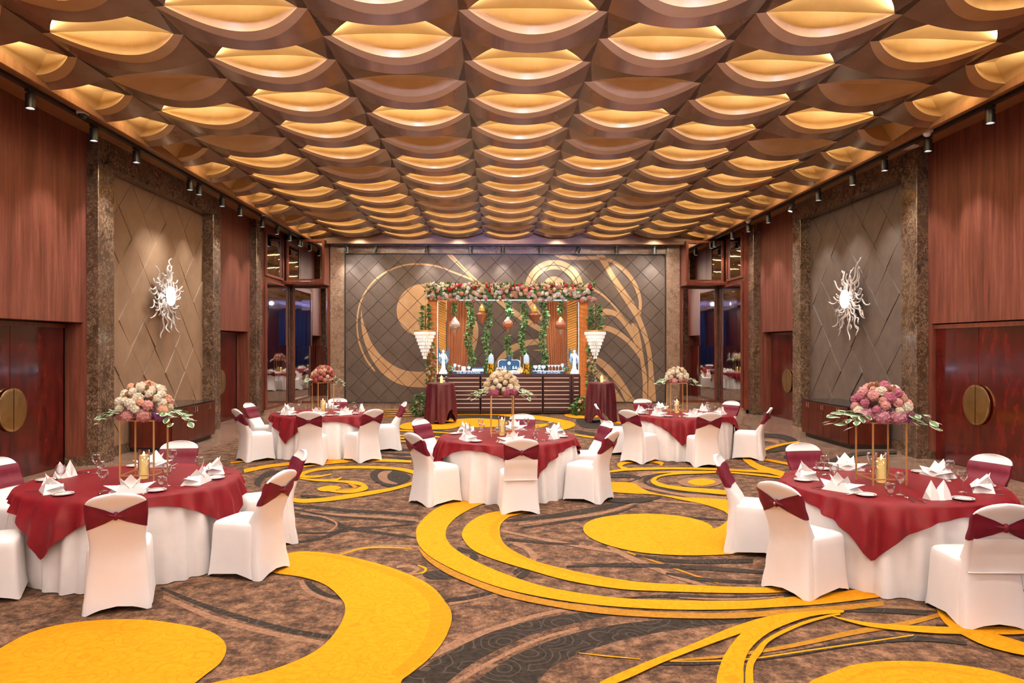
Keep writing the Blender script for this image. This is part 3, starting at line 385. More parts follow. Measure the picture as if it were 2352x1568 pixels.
WALL_SWIRLS = [   # outlines on the back wall, metres (x, z)
 [(-0.34,3.97),(-0.81,4.19),(-1.38,4.41),(-1.84,4.58),(-2.41,4.66),(-2.93,4.62),(-3.40,4.46),(-3.82,4.20),(-4.15,3.82),(-4.38,3.37),(-4.47,2.85),(-4.46,2.38),(-4.37,1.96),(-4.18,1.53),(-3.92,1.18),(-3.88,1.21),(-4.13,1.56),(-4.31,1.97),(-4.41,2.39),(-4.42,2.85),(-4.33,3.35),(-4.11,3.79),(-3.79,4.15),(-3.38,4.41),(-2.92,4.57),(-2.41,4.60),(-1.86,4.53),(-1.40,4.36),(-0.84,4.14),(-0.37,3.92)],
 [(-4.31,3.15),(-4.33,2.85),(-4.28,2.38),(-4.15,1.92),(-3.97,1.54),(-3.67,1.13),(-3.25,0.82),(-2.78,0.67),(-2.20,0.64),(-1.76,0.68),(-1.76,1.23),(-2.20,1.17),(-2.50,1.15),(-2.92,1.20),(-3.29,1.36),(-3.67,1.66),(-3.97,2.06),(-4.15,2.48),(-4.27,2.85)],
 [(-1.50,3.13),(-1.55,2.84),(-1.70,2.59),(-1.92,2.40),(-2.19,2.29),(-2.49,2.29),(-2.76,2.40),(-2.98,2.59),(-3.13,2.84),(-3.18,3.13),(-3.13,3.42),(-2.98,3.68),(-2.76,3.87),(-2.49,3.97),(-2.19,3.97),(-1.92,3.87),(-1.70,3.68),(-1.55,3.42)],
 [(-1.01,3.41),(-0.68,2.99),(-0.54,2.53),(-0.59,2.06),(-0.75,1.68),(-1.01,1.54)],
 [(-1.59,4.97),(-1.42,4.97),(-0.96,4.49),(-0.36,3.93),(0.39,3.35),(1.05,2.88),(1.56,2.55),(1.56,2.39),(0.95,2.74),(0.25,3.25),(-0.54,3.95),(-1.10,4.49)],
 [(2.88,3.72),(2.87,3.95),(2.81,4.17),(2.70,4.37),(2.55,4.54),(2.36,4.67),(2.15,4.75),(1.92,4.77),(1.69,4.75),(1.48,4.67),(1.29,4.54),(1.14,4.37),(1.03,4.17),(0.97,3.95),(0.97,3.72),(1.12,3.73),(1.12,3.93),(1.17,4.11),(1.26,4.28),(1.39,4.42),(1.55,4.53),(1.73,4.60),(1.92,4.62),(2.11,4.60),(2.29,4.53),(2.45,4.43),(2.58,4.28),(2.67,4.12),(2.72,3.93),(2.73,3.74)],
 [(2.69,3.74),(2.69,3.92),(2.64,4.10),(2.55,4.26),(2.43,4.40),(2.28,4.50),(2.10,4.57),(1.92,4.59),(1.74,4.57),(1.56,4.50),(1.41,4.40),(1.29,4.26),(1.20,4.10),(1.15,3.92),(1.15,3.74),(1.27,3.75),(1.27,3.91),(1.31,4.06),(1.38,4.20),(1.49,4.31),(1.62,4.40),(1.76,4.45),(1.92,4.47),(2.08,4.46),(2.22,4.40),(2.35,4.31),(2.46,4.20),(2.53,4.06),(2.57,3.91),(2.58,3.75)],
 [(2.31,3.87),(2.28,4.01),(2.19,4.13),(2.07,4.21),(1.92,4.24),(1.77,4.21),(1.65,4.13),(1.56,4.01),(1.53,3.86),(1.53,3.75),(2.31,3.75)],
 [(0.97,3.75),(1.12,3.75),(1.21,3.42),(1.52,3.00),(1.56,2.76),(1.09,3.28)],
 [(3.07,3.93),(3.54,3.65),(3.96,3.22),(4.32,2.76),(4.27,2.74),(3.92,3.18),(3.50,3.60),(3.06,3.88)],
 [(1.89,4.98),(2.27,4.99),(2.64,4.89),(3.12,4.90),(3.63,4.85),(4.01,4.69),(4.39,4.36),(4.67,3.89),(4.78,3.42),(4.74,3.00),(4.65,3.00),(4.68,3.42),(4.55,3.85),(4.27,4.29),(3.92,4.60),(3.59,4.76),(3.12,4.79),(2.55,4.78),(2.13,4.83)],
 [(3.28,4.99),(3.63,4.41),(3.96,3.84),(4.29,3.33),(4.58,2.86),(4.81,2.29),(4.95,1.73),(5.00,1.07),(5.00,0.08),(5.24,0.08),(5.17,1.07),(5.10,1.73),(4.98,2.29),(4.76,2.90),(4.53,3.38),(4.20,3.85),(3.82,4.41),(3.52,4.99)],
 [(4.43,2.67),(4.58,2.20),(4.72,1.54),(4.81,0.84),(4.81,0.08),(4.95,0.08),(4.95,0.98),(4.87,1.40),(4.78,2.01),(4.62,2.67)],
 [(3.30,3.17),(3.68,3.19),(4.01,3.07),(4.32,2.79),(4.55,2.39),(4.67,2.01),(4.58,2.01),(4.48,2.20),(4.27,2.53),(4.01,2.86),(3.77,2.99),(3.40,2.99)],
 [(3.26,2.61),(3.59,2.65),(3.96,2.53),(4.29,2.29),(4.58,2.01),(4.76,1.59),(4.69,1.59),(4.53,1.82),(4.27,2.11),(3.96,2.33),(3.63,2.47),(3.30,2.47)],
 [(2.93,1.80),(3.14,1.71),(3.49,1.54),(3.87,1.21),(4.20,0.79),(4.43,0.41),(4.63,0.08),(4.32,0.09),(4.06,0.56),(3.82,0.88),(3.54,1.21),(3.21,1.45),(2.93,1.59)],
 [(2.88,1.50),(3.09,1.41),(3.54,1.05),(3.87,0.65),(4.10,0.32),(4.24,0.09),(3.99,0.09),(3.68,0.56),(3.40,0.89),(3.09,1.16),(2.88,1.26)],
 [(0.02,1.45),(0.16,1.68),(0.39,1.92),(0.77,2.10),(1.14,2.19),(1.66,2.22),(1.66,2.05),(1.19,2.01),(0.81,1.90),(0.48,1.71),(0.30,1.54),(0.16,1.36),(0.04,1.22)],
 [(1.21,1.85),(1.66,1.90),(1.66,1.79)],
]
# ================================================================== FLOOR
fl = MB(); fl.box((CX, YM, -.1), (15.4, YLEN+.8, .2)); FLOOR = make('floor', fl, M['marble_floor'], kind='structure')
def carpet_mat(name, stops, fine=(.5, .5), curls=None, rough=.95):
    m = noise_mat(name, stops, (1, 1, 1), 26, 4, rough, coords='World', nrough=.75)
    nt = m.node_tree; N = nt.nodes; L = nt.links; b = N['Principled BSDF']; b.inputs['Specular IOR Level'].default_value = .15
    g = N.new('ShaderNodeNewGeometry')
    if curls:
        wz = N.new('ShaderNodeTexNoise'); wz.inputs['Scale'].default_value = 2.2; L.new(g.outputs['Position'], wz.inputs[0])
        ad = N.new('ShaderNodeMix'); ad.data_type = 'VECTOR'; ad.inputs[0].default_value = .12
        L.new(g.outputs['Position'], ad.inputs[4]); L.new(wz.outputs['Color'], ad.inputs[5])
        vo = N.new('ShaderNodeTexVoronoi'); vo.inputs['Scale'].default_value = 4.2; L.new(ad.outputs[1], vo.inputs[0])
        mu = N.new('ShaderNodeMath'); mu.operation = 'MULTIPLY'; mu.inputs[1].default_value = 34; L.new(vo.outputs['Distance'], mu.inputs[0])
        sn = N.new('ShaderNodeMath'); sn.operation = 'SINE'; L.new(mu.outputs[0], sn.inputs[0])
        cr = N.new('ShaderNodeValToRGB'); cr.color_ramp.elements[0].position = .80; cr.color_ramp.elements[1].position = .93
        L.new(sn.outputs[0], cr.inputs[0])
        ng = N.new('ShaderNodeMath'); ng.operation = 'MULTIPLY'; ng.inputs[1].default_value = curls[1]; L.new(cr.outputs[0], ng.inputs[0])
        mx = N.new('ShaderNodeMix'); mx.data_type = 'RGBA'; mx.inputs[7].default_value = (*curls[0], 1)
        L.new(ng.outputs[0], mx.inputs[0]); L.new(N[m['ramp']].outputs[0], mx.inputs[6]); L.new(mx.outputs[2], b.inputs['Base Color'])
    return m
CM = {'yellow': carpet_mat('carpet_yellow', [(.3, (.66, .255, .004)), (.5, (.74, .30, .005)), (.7, (.80, .35, .010))], curls=((.56, .21, .006), .5)),
      'ydeep': carpet_mat('carpet_deep_yellow', [(.3, (.62, .22, .003)), (.7, (.72, .29, .006))]),
      'ochre': carpet_mat('carpet_ochre', [(.3, (.28, .13, .012)), (.7, (.46, .23, .03))]),
      'brown': carpet_mat('carpet_brown', [(.35, (.19, .105, .066)), (.65, (.31, .18, .115))], curls=((.10, .06, .05), .4)),
      'dark': carpet_mat('carpet_charcoal', [(.35, (.014, .012, .012)), (.65, (.034, .028, .027))], curls=((.12, .105, .095), .35))}
def carpet_base():
    m = noise_mat('carpet_base', [(.40, (.032, .021, .019)), (.50, (.105, .062, .043)), (.60, (.26, .150, .094))], (1, 1, 1), 5.5, 8, .95, coords='World', nrough=.86)
    m.node_tree.nodes['Principled BSDF'].inputs['Specular IOR Level'].default_value = .15
    return m
cb = MB(); cb.box((.40, (ROOM_Y0+.5+22.5)/2, .004), (11.8, 22.5-ROOM_Y0-.5, .008)); CARPET = make('carpet', cb, carpet_base(), FLOOR)
for i, (c, p, k) in enumerate(CARPET_SHAPES):
    z = .0086+i*.00012; b = MB()
    if k == 1:
        q = spline(p, 4); ar = sum(q[j-1][0]*q[j][1]-q[j][0]*q[j-1][1] for j in range(len(q)))
        if ar < 0: q = q[::-1]
        b.add([(x, y, z) for x, y in q], [tuple(range(len(q)))])
    else:
        l, r = spline(p[0], 5, False), spline(p[1], 5, False); n = len(l)
        b.add([(x, y, z) for x, y in l]+[(x, y, z) for x, y in r], [(j, j+1, n+j+1, n+j) for j in range(n-1)])
        if sum((l[j][0]-l[j+1][0])*(r[j][1]-l[j][1])-(l[j][1]-l[j+1][1])*(r[j][0]-l[j][0]) for j in range(n-1)) < 0:
            b.f = [f[::-1] for f in b.f]
    make('carpet_motif', b, CM[c], CARPET)

# ================================================================== SIDE WALLS
TRIM = [0]; DOOR = [0]
def trim(b, m, **kw):
    TRIM[0] += 1; return make('trim_%d' % TRIM[0], b, m, kind='structure', **kw)
def clip(poly, cl):                                   # Sutherland-Hodgman, cl convex and counter-clockwise
    for i in range(len(cl)):
        a, c = cl[i-1], cl[i]; out = []
        side = lambda p: (c[0]-a[0])*(p[1]-a[1])-(c[1]-a[1])*(p[0]-a[0])
        for j in range(len(poly)):
            p, q = poly[j-1], poly[j]; sp, sq = side(p), side(q)
            if (sp >= 0) != (sq >= 0):
                t = sp/(sp-sq); out.append((p[0]+(q[0]-p[0])*t, p[1]+(q[1]-p[1])*t))
            if sq >= 0: out.append(q)
        poly = out
        if not poly: break
    return poly
def diamond_panel(parent, to3, u0, u1, z0, z1, a, b, mats, swirls=(), depth=.03, rough=0, bev=.974):
    """padded diamond tiles between u0..u1 and z0..z1, each its own object"""
    rr = random.Random(5); nu = int((u1-u0)/a)+3; nz = int((z1-z0)/b)+3
    for i in range(-1, nu):
        for j in range(-1, nz):
            if (i+j) % 2: continue
            c = (u0+i*a+a*.35, z0+j*b+b*.4)
            t = clip([(c[0]-a, c[1]), (c[0], c[1]-b), (c[0]+a, c[1]), (c[0], c[1]+b)], [(u0, z0), (u1, z0), (u1, z1), (u0, z1)])
            if len(t) < 3: continue
            ar = sum(t[k-1][0]*t[k][1]-t[k][0]*t[k-1][1] for k in range(len(t)))/2
            if ar < .008: continue
            g = (sum(p[0] for p in t)/len(t), sum(p[1] for p in t)/len(t))
            sh = lambda f: [(g[0]+(p[0]-g[0])*f, g[1]+(p[1]-g[1])*f) for p in t]
            f0, f1 = sh(bev+.012), sh(bev); n = len(t); d = depth*(1+rough*(rr.random()-.5)); tl = rough*.02*(rr.random()-.5)
            B = MB(); B.add([to3(p[0], p[1], 0) for p in f0]+[to3(p[0], p[1], d*.7) for p in f0]+[to3(p[0], p[1], d+tl*(p[1]-g[1])*10) for p in f1],
                            [(k, (k+1) % n, n+(k+1) % n, n+k) for k in range(n)]+[(n+k, n+(k+1) % n, 2*n+(k+1) % n, 2*n+k) for k in range(n)]+[tuple(range(2*n, 3*n))], 0)
            for s in swirls:
                q = clip(s, f1)
                if len(q) > 2: B.add([to3(p[0], p[1], d+.0015+tl*(p[1]-g[1])*10) for p in q], [tuple(range(len(q)))], 1)
            make('diamond_tile', B, mats, parent)
def door(name, X, s, y0, y1, h, hinge_z=()):
    """pair of leaves with half-round brass push plates; s = +1 when the wall faces +x"""
    DOOR[0] += 1; d = link('door_%d' % DOOR[0], None, None, (X, (y0+y1)/2, 0), kind='structure'); w = (y1-y0)/2
    for q in (-1, 1):
        b = MB(); b.box((-s*.03, q*w/2, h/2), (.06, w-.006, h-.01), bev=.006); lf = make('door_leaf', b, M['door_wood'], d)
        p = MB(); R = .32; n = 16                     # half disc
        out = [(R*sin(pi*i/n)*q, -R*cos(pi*i/n)) for i in range(n+1)]
        out = [(max(.006, abs(u))*q, v) for u, v in out]
        p.add([(s*.05, u, 1.05+v) for u, v in out]+[(s*.025, u*1.0, 1.05+v) for u, v in out]+[(s*.056, u*.9+q*.002, 1.05+v*.9) for u, v in out],
              [tuple(range(2*(n+1), 3*(n+1)))]+[(i, i+1, 2*(n+1)+i+1, 2*(n+1)+i) for i in range(n)]+[(i, n+1+i, n+2+i, i+1) for i in range(n)])
        make('push_plate', p, M['brass'], lf)
    if w > .6:
        b = MB(); b.box((-s*.01, 0, h-.035), (.08, 2*w, .07)); make('door_head', b, M['frame_wood'], d)
    return d
def side_wall(name, s, XW, XF, XP, YD1, XD1, YP1, YP2, YD2, XD2, YC2, XM, swirl_mat):
    """s=+1: wall on the left, facing +x.  YP1/YP2: pillars of the marble portal, YC2: column before the mirrors"""
    T = .30
    def slab(b, y0, y1, z0, z1, x=XW): b.box((x-s*T/2, (y0+y1)/2, (z0+z1)/2), (T, y1-y0, z1-z0))
    w = MB(); dh = 2.38
    slab(w, ROOM_Y0, YD1[0], 0, SOFFIT); slab(w, YD1[0], YD1[1], dh, SOFFIT); slab(w, YD1[1], YP1[0], 0, SOFFIT)
    slab(w, YP2[1], YD2[0], 0, SOFFIT); slab(w, YD2[0], YD2[1], dh, SOFFIT); slab(w, YD2[1], YC2[0], 0, SOFFIT)
    W = make(name, w, M['wood_wall'], kind='structure')
    # wall behind portal panel, doors and mirrors
    r = MB(); r.box((XW-s*(T+.25), (ROOM_Y0+ROOM_Y1)/2, 2.9), (.2, ROOM_Y1-ROOM_Y0+.6, 6.0)); make('wall_core', r, M['frame_wood'], W)
    door('door', XD1, s, YD1[0]+.02, YD1[1]-.02, dh-.02); door('door', XD2, s, YD2[0]+.02, YD2[1]-.02, dh-.02)
    # marble plinth blocks at the jambs
    for y0, y1 in ((YD1[1], YP1[0]), (YD2[1], YC2[0])):
        b = MB(); b.box((XW-s*.14, (y0+y1)/2, .075), (.32, y1-y0+.02, .15)); trim(b, M['marble'])
    # marble portal: two pillars and a header
    D = abs(XF-XP)+.2
    for y0, y1 in (YP1, YP2):
        b = MB(); b.box((XF-s*D/2, (y0+y1)/2, SOFFIT/2), (D, y1-y0, SOFFIT), bev=.01); trim(b, M['marble'])
    b = MB(); b.box((XF-s*D/2, (YP1[1]+YP2[0])/2, (5.07+SOFFIT)/2), (D, YP2[0]-YP1[1], SOFFIT-5.07)); trim(b, M['marble'])
    b = MB(); b.box((XP-s*.06, (YP1[1]+YP2[0])/2, .09), (.16, YP2[0]-YP1[1], .18)); trim(b, M['marble'])
    b = MB(); b.box((XP-s*.08, (YP1[1]+YP2[0])/2, 2.6), (.1, YP2[0]-YP1[1], 5.1)); pb = make('panel_back', b, M['black'], W)
    diamond_panel(pb, (lambda u, z, d: (XP-s*.03+s*d, u, z)) if s > 0 else (lambda u, z, d: (XP-s*.03+s*d, YP1[1]+YP2[0]-u, z)),
                  YP1[1]+.005, YP2[0]-.005, .18, 5.07, .47, .52, [swirl_mat], depth=.02, rough=.3)
    b = MB(); b.box((XF-s*.2, (YC2[0]+YC2[1])/2, SOFFIT/2), (.4, YC2[1]-YC2[0], SOFFIT), bev=.01); trim(b, M['marble'])
    return W
WL = side_wall('wall_left', 1, -6.83, -6.64, -6.88, (9.5, 12.19), -7.14, (12.3, 12.81), (17.25, 17.71), (17.76, 20.19), -7.14, (20.36, 20.9), -6.57, M['tile_warm'])
WR = side_wall('wall_right', -1, 7.67, 7.46, 7.69, (10.25, 12.55), 7.72, (12.66, 13.15), (17.55, 18.02), (18.1, 20.6), 7.90, (20.78, 21.2), 7.29, M['tile'])

# mirror corners: lower and upper mirrors on the side wall and facing the room
def mirror_unit(label, to3, u0, u1, z0, z1, cols, rows, fw=.07):
    t = thing('wall_mirror', label, 'mirror')
    def bar(ua, ub, za, zb, m='frame_wood'):
        b = MB(); p = [to3(u, z, d) for u in (ua, ub) for z in (za, zb) for d in (-.02, .035)]
        xs = [[q[k] for q in p] for k in range(3)]
        b.box(tuple((max(v)+min(v))/2 for v in xs), tuple(max(v)-min(v) for v in xs)); make('frame_rail', b, M[m], t)
    bar(u0, u1, z0, z0+fw); bar(u0, u1, z1-fw, z1); bar(u0, u0+fw, z0+fw, z1-fw); bar(u1-fw, u1, z0+fw, z1-fw)
    a, b_ = u0+fw, u1-fw
    for i in range(len(cols)-1):
        for j in range(len(rows)-1):
            ua, ub = a+(b_-a)*cols[i], a+(b_-a)*cols[i+1]; za, zb = z0+fw+(z1-z0-2*fw)*rows[j], z0+fw+(z1-z0-2*fw)*rows[j+1]
            tilt = .004*(((i*7+j*3) % 5)-2)/2
            B = MB(); B.add([to3(ua+.002, za+.002, .02), to3(ub-.002, za+.002, .02+tilt), to3(ub-.002, zb-.002, .02+tilt), to3(ua+.002, zb-.002, .02),
                             to3(ua+.002, za+.002, .0), to3(ub-.002, za+.002, .0), to3(ub-.002, zb-.002, .0), to3(ua+.002, zb-.002, .0)],
                            [(0, 1, 2, 3), (7, 6, 5, 4), (0, 4, 5, 1), (1, 5, 6, 2), (2, 6, 7, 3), (3, 7, 4, 0)])
            make('pane', B, M['mirror'], t)
    return t
for s, XM, XE, Y0, nm in ((1, -6.57, -5.31, 20.9, 'beside the warm taupe panel wall'), (-1, 7.29, 6.02, 21.2, 'beside the grey panel wall')):
    YF, YU = 23.42, 22.72
    low_s = lambda u, z, d: (XM+s*d, u, z); low_f = lambda u, z, d: (u, YF-d, z); up_f = lambda u, z, d: (u, YU-d, z)
    x0, x1 = min(XM, XE), max(XM, XE)
    mirror_unit('tall lower mirror flat on the side wall, '+nm, low_s, Y0, YF-.09, .15, 3.9, (0, .5, 1), (0, .49, 1))
    mirror_unit('tall lower mirror facing the hall, '+nm, low_f, x0+(.09 if s > 0 else 0), x1-(.09 if s < 0 else 0), .15, 3.9, (0, .55, 1), (0, .49, 1))
    mirror_unit('upper mirror flat on the side wall, '+nm, low_s, Y0, YU-.09, 4.0, 5.34, (0, .5, 1), (0, 1))
    mirror_unit('upper boxed-out mirror facing the hall, '+nm, up_f, x0+(.09 if s > 0 else 0), x1-(.09 if s < 0 else 0), 4.0, 5.30, (0, .55, 1), (0, 1))
    b = MB(); b.box(((x0+x1)/2, (YU+YF)/2+.02, 3.95), (x1-x0, YF-YU+.2, .10), bev=.008); trim(b, M['frame_wood'])
    b = MB(); b.box(((x0+x1)/2, (YU+YF)/2+.08, 4.65), (x1-x0-.02, YF-YU-.02, 1.3)); trim(b, M['frame_wood'])
    b = MB(); b.box(((x0+x1)/2, YF+.02, .075), (x1-x0, .1, .15)); trim(b, M['marble_light'])
    b = MB(); b.box((XM-s*.04, (Y0+YF)/2, .075), (.14, YF-Y0, .15)); trim(b, M['marble_light'])
    b = MB(); b.box((XM-s*.16, (Y0+YF)/2, 2.85), (.26, YF-Y0+.1, 5.5)); trim(b, M['frame_wood'])

# ================================================================== BACK WALL
b = MB(); b.box((CX, ROOM_Y1+.1, 2.9), (15.6, .2, 6)); WB = make('wall_back', b, M['marble_light'], kind='structure')
for x0, x1 in ((-5.31, -4.85), (5.57, 6.02)):
    b = MB(); b.box(((x0+x1)/2, 23.53, 2.8), (x1-x0, .16, 5.6), bev=.01); trim(b, M['marble_light'])
b = MB(); b.box((.36, 23.55, 5.3), (10.42, .1, .64)); trim(b, M['marble_light'])
b = MB(); b.box((.36, 23.55, .0725), (10.42, .12, .145)); trim(b, M['marble_light'])
b = MB()
for x0, x1, z0, z1 in ((-4.85, 5.57, 4.955, 4.98), (-4.85, 5.57, .145, .165), (-4.85, -4.82, .165, 4.955), (5.54, 5.57, .165, 4.955)): b.box(((x0+x1)/2, 23.5, (z0+z1)/2), (x1-x0, .1, z1-z0))
trim(b, M['grey_metal'])
b = MB(); b.box((.36, 23.57, 2.56), (10.4, .06, 4.8)); pb = make('panel_back', b, M['black'], WB)
SW = [spline(s, 4) if len(s) > 3 else s for s in WALL_SWIRLS]
diamond_panel(pb, lambda u, z, d: (u, 23.54-d, z), -4.82, 5.54, .165, 4.955, .315, .315, [M['tile'], M['tile_tan']], SW, depth=.03, rough=.25, bev=.968)

DRAPE = mat('drape_satin', (.045, .045, .055), .28)
# wall behind the camera: dark drapes, seen only in the mirrors
b = MB(); b.box((CX, ROOM_Y0-.1, 2.9), (15.4, .2, 6)); make('wall_front', b, M['tile'], kind='structure')
for i in range(7):
    x0 = -6.6+i*2.0; b = MB()
    b.grid(lambda u, v: (x0+u*2.0, ROOM_Y0+.25+.09*sin(u*2*pi*6+i), .05+v*5.3), 48, 1)
    make('stage_drape', b, DRAPE, smooth=True, label='dark satin drape hanging on the stage wall opposite the bar', category='curtain', group='drapes on the stage wall')

# ================================================================== CEILING
b = MB(); b.box((CX, YM, 6.05), (15.6, YLEN+.8, .1)); CEIL = make('ceiling', b, M['soffit_wood'], kind='structure')
XE0, XE1 = -5.79, 6.64                               # where the scales stop and the sloping soffits begin
for xe, xw in ((XE0, -6.95), (XE1, 7.79)):
    y0, y1 = ROOM_Y0-.2, ROOM_Y1+.1; zw = 5.325+.2136*abs(xw-xe); sg = 1 if xw > xe else -1
    b = MB(); b.add([(x, y, z) for y in (y0, y1) for x, z in ((xe, 5.325), (xw, zw), (xw, zw+.2), (xe, 5.60))], [(0, 1, 2, 3), (7, 6, 5, 4), (0, 4, 5, 1), (1, 5, 6, 2), (2, 6, 7, 3), (3, 7, 4, 0)])
    if sg < 0: b.f = [f[::-1] for f in b.f]
    make('soffit', b, M['soffit_wood'], CEIL)
    b = MB(); b.box((xe+sg*.02, YM-.3, 5.45), (.05, YLEN-.6, .27)); make('soffit_lip', b, M['soffit_wood'], CEIL)
b = MB(); b.box((CX, 23.17, 5.42), (13.3, .30, .40)); make('end_beam', b, M['soffit_wood'], CEIL)
HW, Z0 = .78, 5.486
def cell_mesh(kind, ua=-HW, ub=HW):
    """one scale of the ceiling; v grows away from the camera, v = 0 along its hanging edge, which sags in the middle"""
    b = MB(); vB = -1.347; half = kind == 'half'; plate = kind == 'plate'
    q = lambda u: max(0, 1-(u/.68)**2); qo = lambda u: 1-(u/HW)**2
    E3 = lambda u: (u, 0, Z0-.165*qo(u))                                  # hanging edge
    RO = lambda s: (HW*s, -.68+.58*(1-s*s), Z0-.099*(1-s*s))              # outer arc of the rim
    RI = lambda s: (.68*s, -.70+.40*(1-s*s), Z0-.082*(1-s*s))             # inner arc of the rim
    NA = (lambda u: (u, -.70-.60*q(u), Z0+.004)) if not plate else (lambda u: (u, -.70-.17*q(u), Z0+.004))
    n = 32; S = [-1+2*i/n for i in range(n+1)]
    if half: lo, hi = ua/HW, ub/HW; S = [lo+(hi-lo)*i/n for i in range(n+1)]
    for s, t in zip(S, S[1:]):
        a, c, ai, ci = HW*s, HW*t, .68*s, .68*t
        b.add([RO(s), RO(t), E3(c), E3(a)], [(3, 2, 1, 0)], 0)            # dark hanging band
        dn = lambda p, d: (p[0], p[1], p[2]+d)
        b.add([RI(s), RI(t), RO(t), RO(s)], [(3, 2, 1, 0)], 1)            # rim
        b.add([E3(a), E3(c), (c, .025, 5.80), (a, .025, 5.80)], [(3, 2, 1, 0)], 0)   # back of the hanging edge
        b.add([NA(ai), NA(ci), (c, vB, Z0+.004), (a, vB, Z0+.004)], [(0, 1, 2, 3)], 0)   # flanks before the opening
        if plate:
            RM = lambda u: (u, -.70+.10*q(u), Z0+.035*q(u))
            b.add([RI(s), RI(t), RM(ci), RM(ai)], [(0, 1, 2, 3)], 1); b.add([RM(ai), RM(ci), NA(ci), NA(ai)], [(0, 1, 2, 3)], 1)
        else:
            RD = lambda u: (u, -.70+.36*q(u), Z0+.185*q(u)); TP = lambda u: (u, -.70-.60*q(u)-.07, Z0+.26*q(u)+.02)
            RG = lambda u: (u, -.70+.38*q(u), Z0+.05*q(u))
            b.add([RI(s), RI(t), RG(ci), RG(ai)], [(0, 1, 2, 3)], 1); b.add([RG(ai), RG(ci), RD(ci), RD(ai)], [(0, 1, 2, 3)], 1)
            b.add([RD(ai), RD(ci), TP(ci), TP(ai)], [(0, 1, 2, 3)], 2)
            BK_ = lambda u: (u, -.70-.60*q(u)-.07, Z0+.012); NB = lambda u: (u, -.70-.60*q(u), Z0+.010)
            b.add([TP(ai), TP(ci), BK_(ci), BK_(ai)], [(0, 1, 2, 3)], 2); b.add([BK_(ai), BK_(ci), NB(ci), NB(ai)], [(0, 1, 2, 3)], 2)
    for s in (S[0], S[-1]):                                               # flat strip between opening tip and column edge
        sg = 1 if s > 0 else -1
        b.add([RI(s), RO(s), (HW*s, vB, Z0+.004)], [(0, 1, 2), (2, 1, 0)], 0)
    if half:                                          # sloping end board of a cut scale
        e = ua if ua > -HW else ub; t = e+.20*(1 if ua > -HW else -1); Q = q(e)
        b.add([(e, -.70-.60*Q, Z0), (e, -.70+.40*Q, Z0-.08), (t, -.70+.37*Q, Z0+.17), (t, -.70-.55*Q, Z0+.22)], [(0, 1, 2, 3), (3, 2, 1, 0)], 2)
        b.add([E3(e), (e, -.4, Z0-.05), (e, vB, Z0), (e, vB, 5.8), (e, .02, 5.8)], [(0, 1, 2, 3, 4), (4, 3, 2, 1, 0)], 0)
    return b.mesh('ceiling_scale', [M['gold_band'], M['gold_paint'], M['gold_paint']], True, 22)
def led_mesh(ua=-.66, ub=.66, m='cove_led'):
    b = MB(); n = 20; h = .03; vN = lambda u: -.70-.60*(1-(u/.68)**2)
    for i in range(n):
        a, c = ua+(ub-ua)*i/n, ua+(ub-ua)*(i+1)/n
        p = lambda u, d: (u, vN(u)-d, Z0+.016)
        b.add([p(a, .012), p(c, .012), p(c, .055), p(a, .055)], [(0, 1, 2, 3)])
    return b.mesh('cove_led', M[m], False)
CELL = {'lit': cell_mesh('lit'), 'plate': cell_mesh('plate'), 'L': cell_mesh('half', .05, HW), 'R': cell_mesh('half', -HW, .0)}
LED = {'lit': led_mesh(), 'L': led_mesh(.26, .655, 'cove_led_edge'), 'R': led_mesh(-.655, -.21, 'cove_led_edge')}
DIM = {(-3, 12), (-3, 14), (-1, 12), (-1, 14), (1, 12), (1, 14), (3, 12), (3, 14), (-2, 15), (2, 17), (0, 20), (1, 21), (-1, 18), (-3, 19), (3, 9), (-1, 7), (2, 5)}
for k in range(-4, 5):
    for r in range(22):
        v = 8.23+1.347*(r-10)-(.673 if k % 2 else 0)
        kd = 'L' if k == -4 else 'R' if k == 4 else 'plate' if (k, r) in DIM else 'lit'
        o = link('ceiling_scale', CELL[kd], CEIL, (.40+1.56*k, v, 0))
        if kd != 'plate' and (k, r) not in {(4, 13), (-4, 14), (-4, 16), (-4, 19)}: link('cove_led', LED[kd], o)

rear = MB()                                           # the same scales carried on to the far end behind the camera (seen in the mirrors)
for k in range(-4, 5):
    for r in range(-12, 0):
        v = 8.23+1.347*(r-10)-(.673 if k % 2 else 0)
        for src, mi in ((CELL['lit'], 0), (LED['lit'], 3)):
            dx = .40+1.56*k; lim = lambda x: max(XE0, min(XE1, x+dx))
            rear.add([(lim(q.co.x), q.co.y+v, q.co.z) for q in src.vertices], [tuple(pl.vertices) for pl in src.polygons])
            n = len(src.polygons); rear.m[-n:] = [pl.material_index+mi for pl in src.polygons]
make('ceiling_scale_field', rear, [M['gold_band'], M['gold_paint'], M['gold_paint'], M['cove_led']], CEIL, smooth=True, angle=22, kind='stuff')

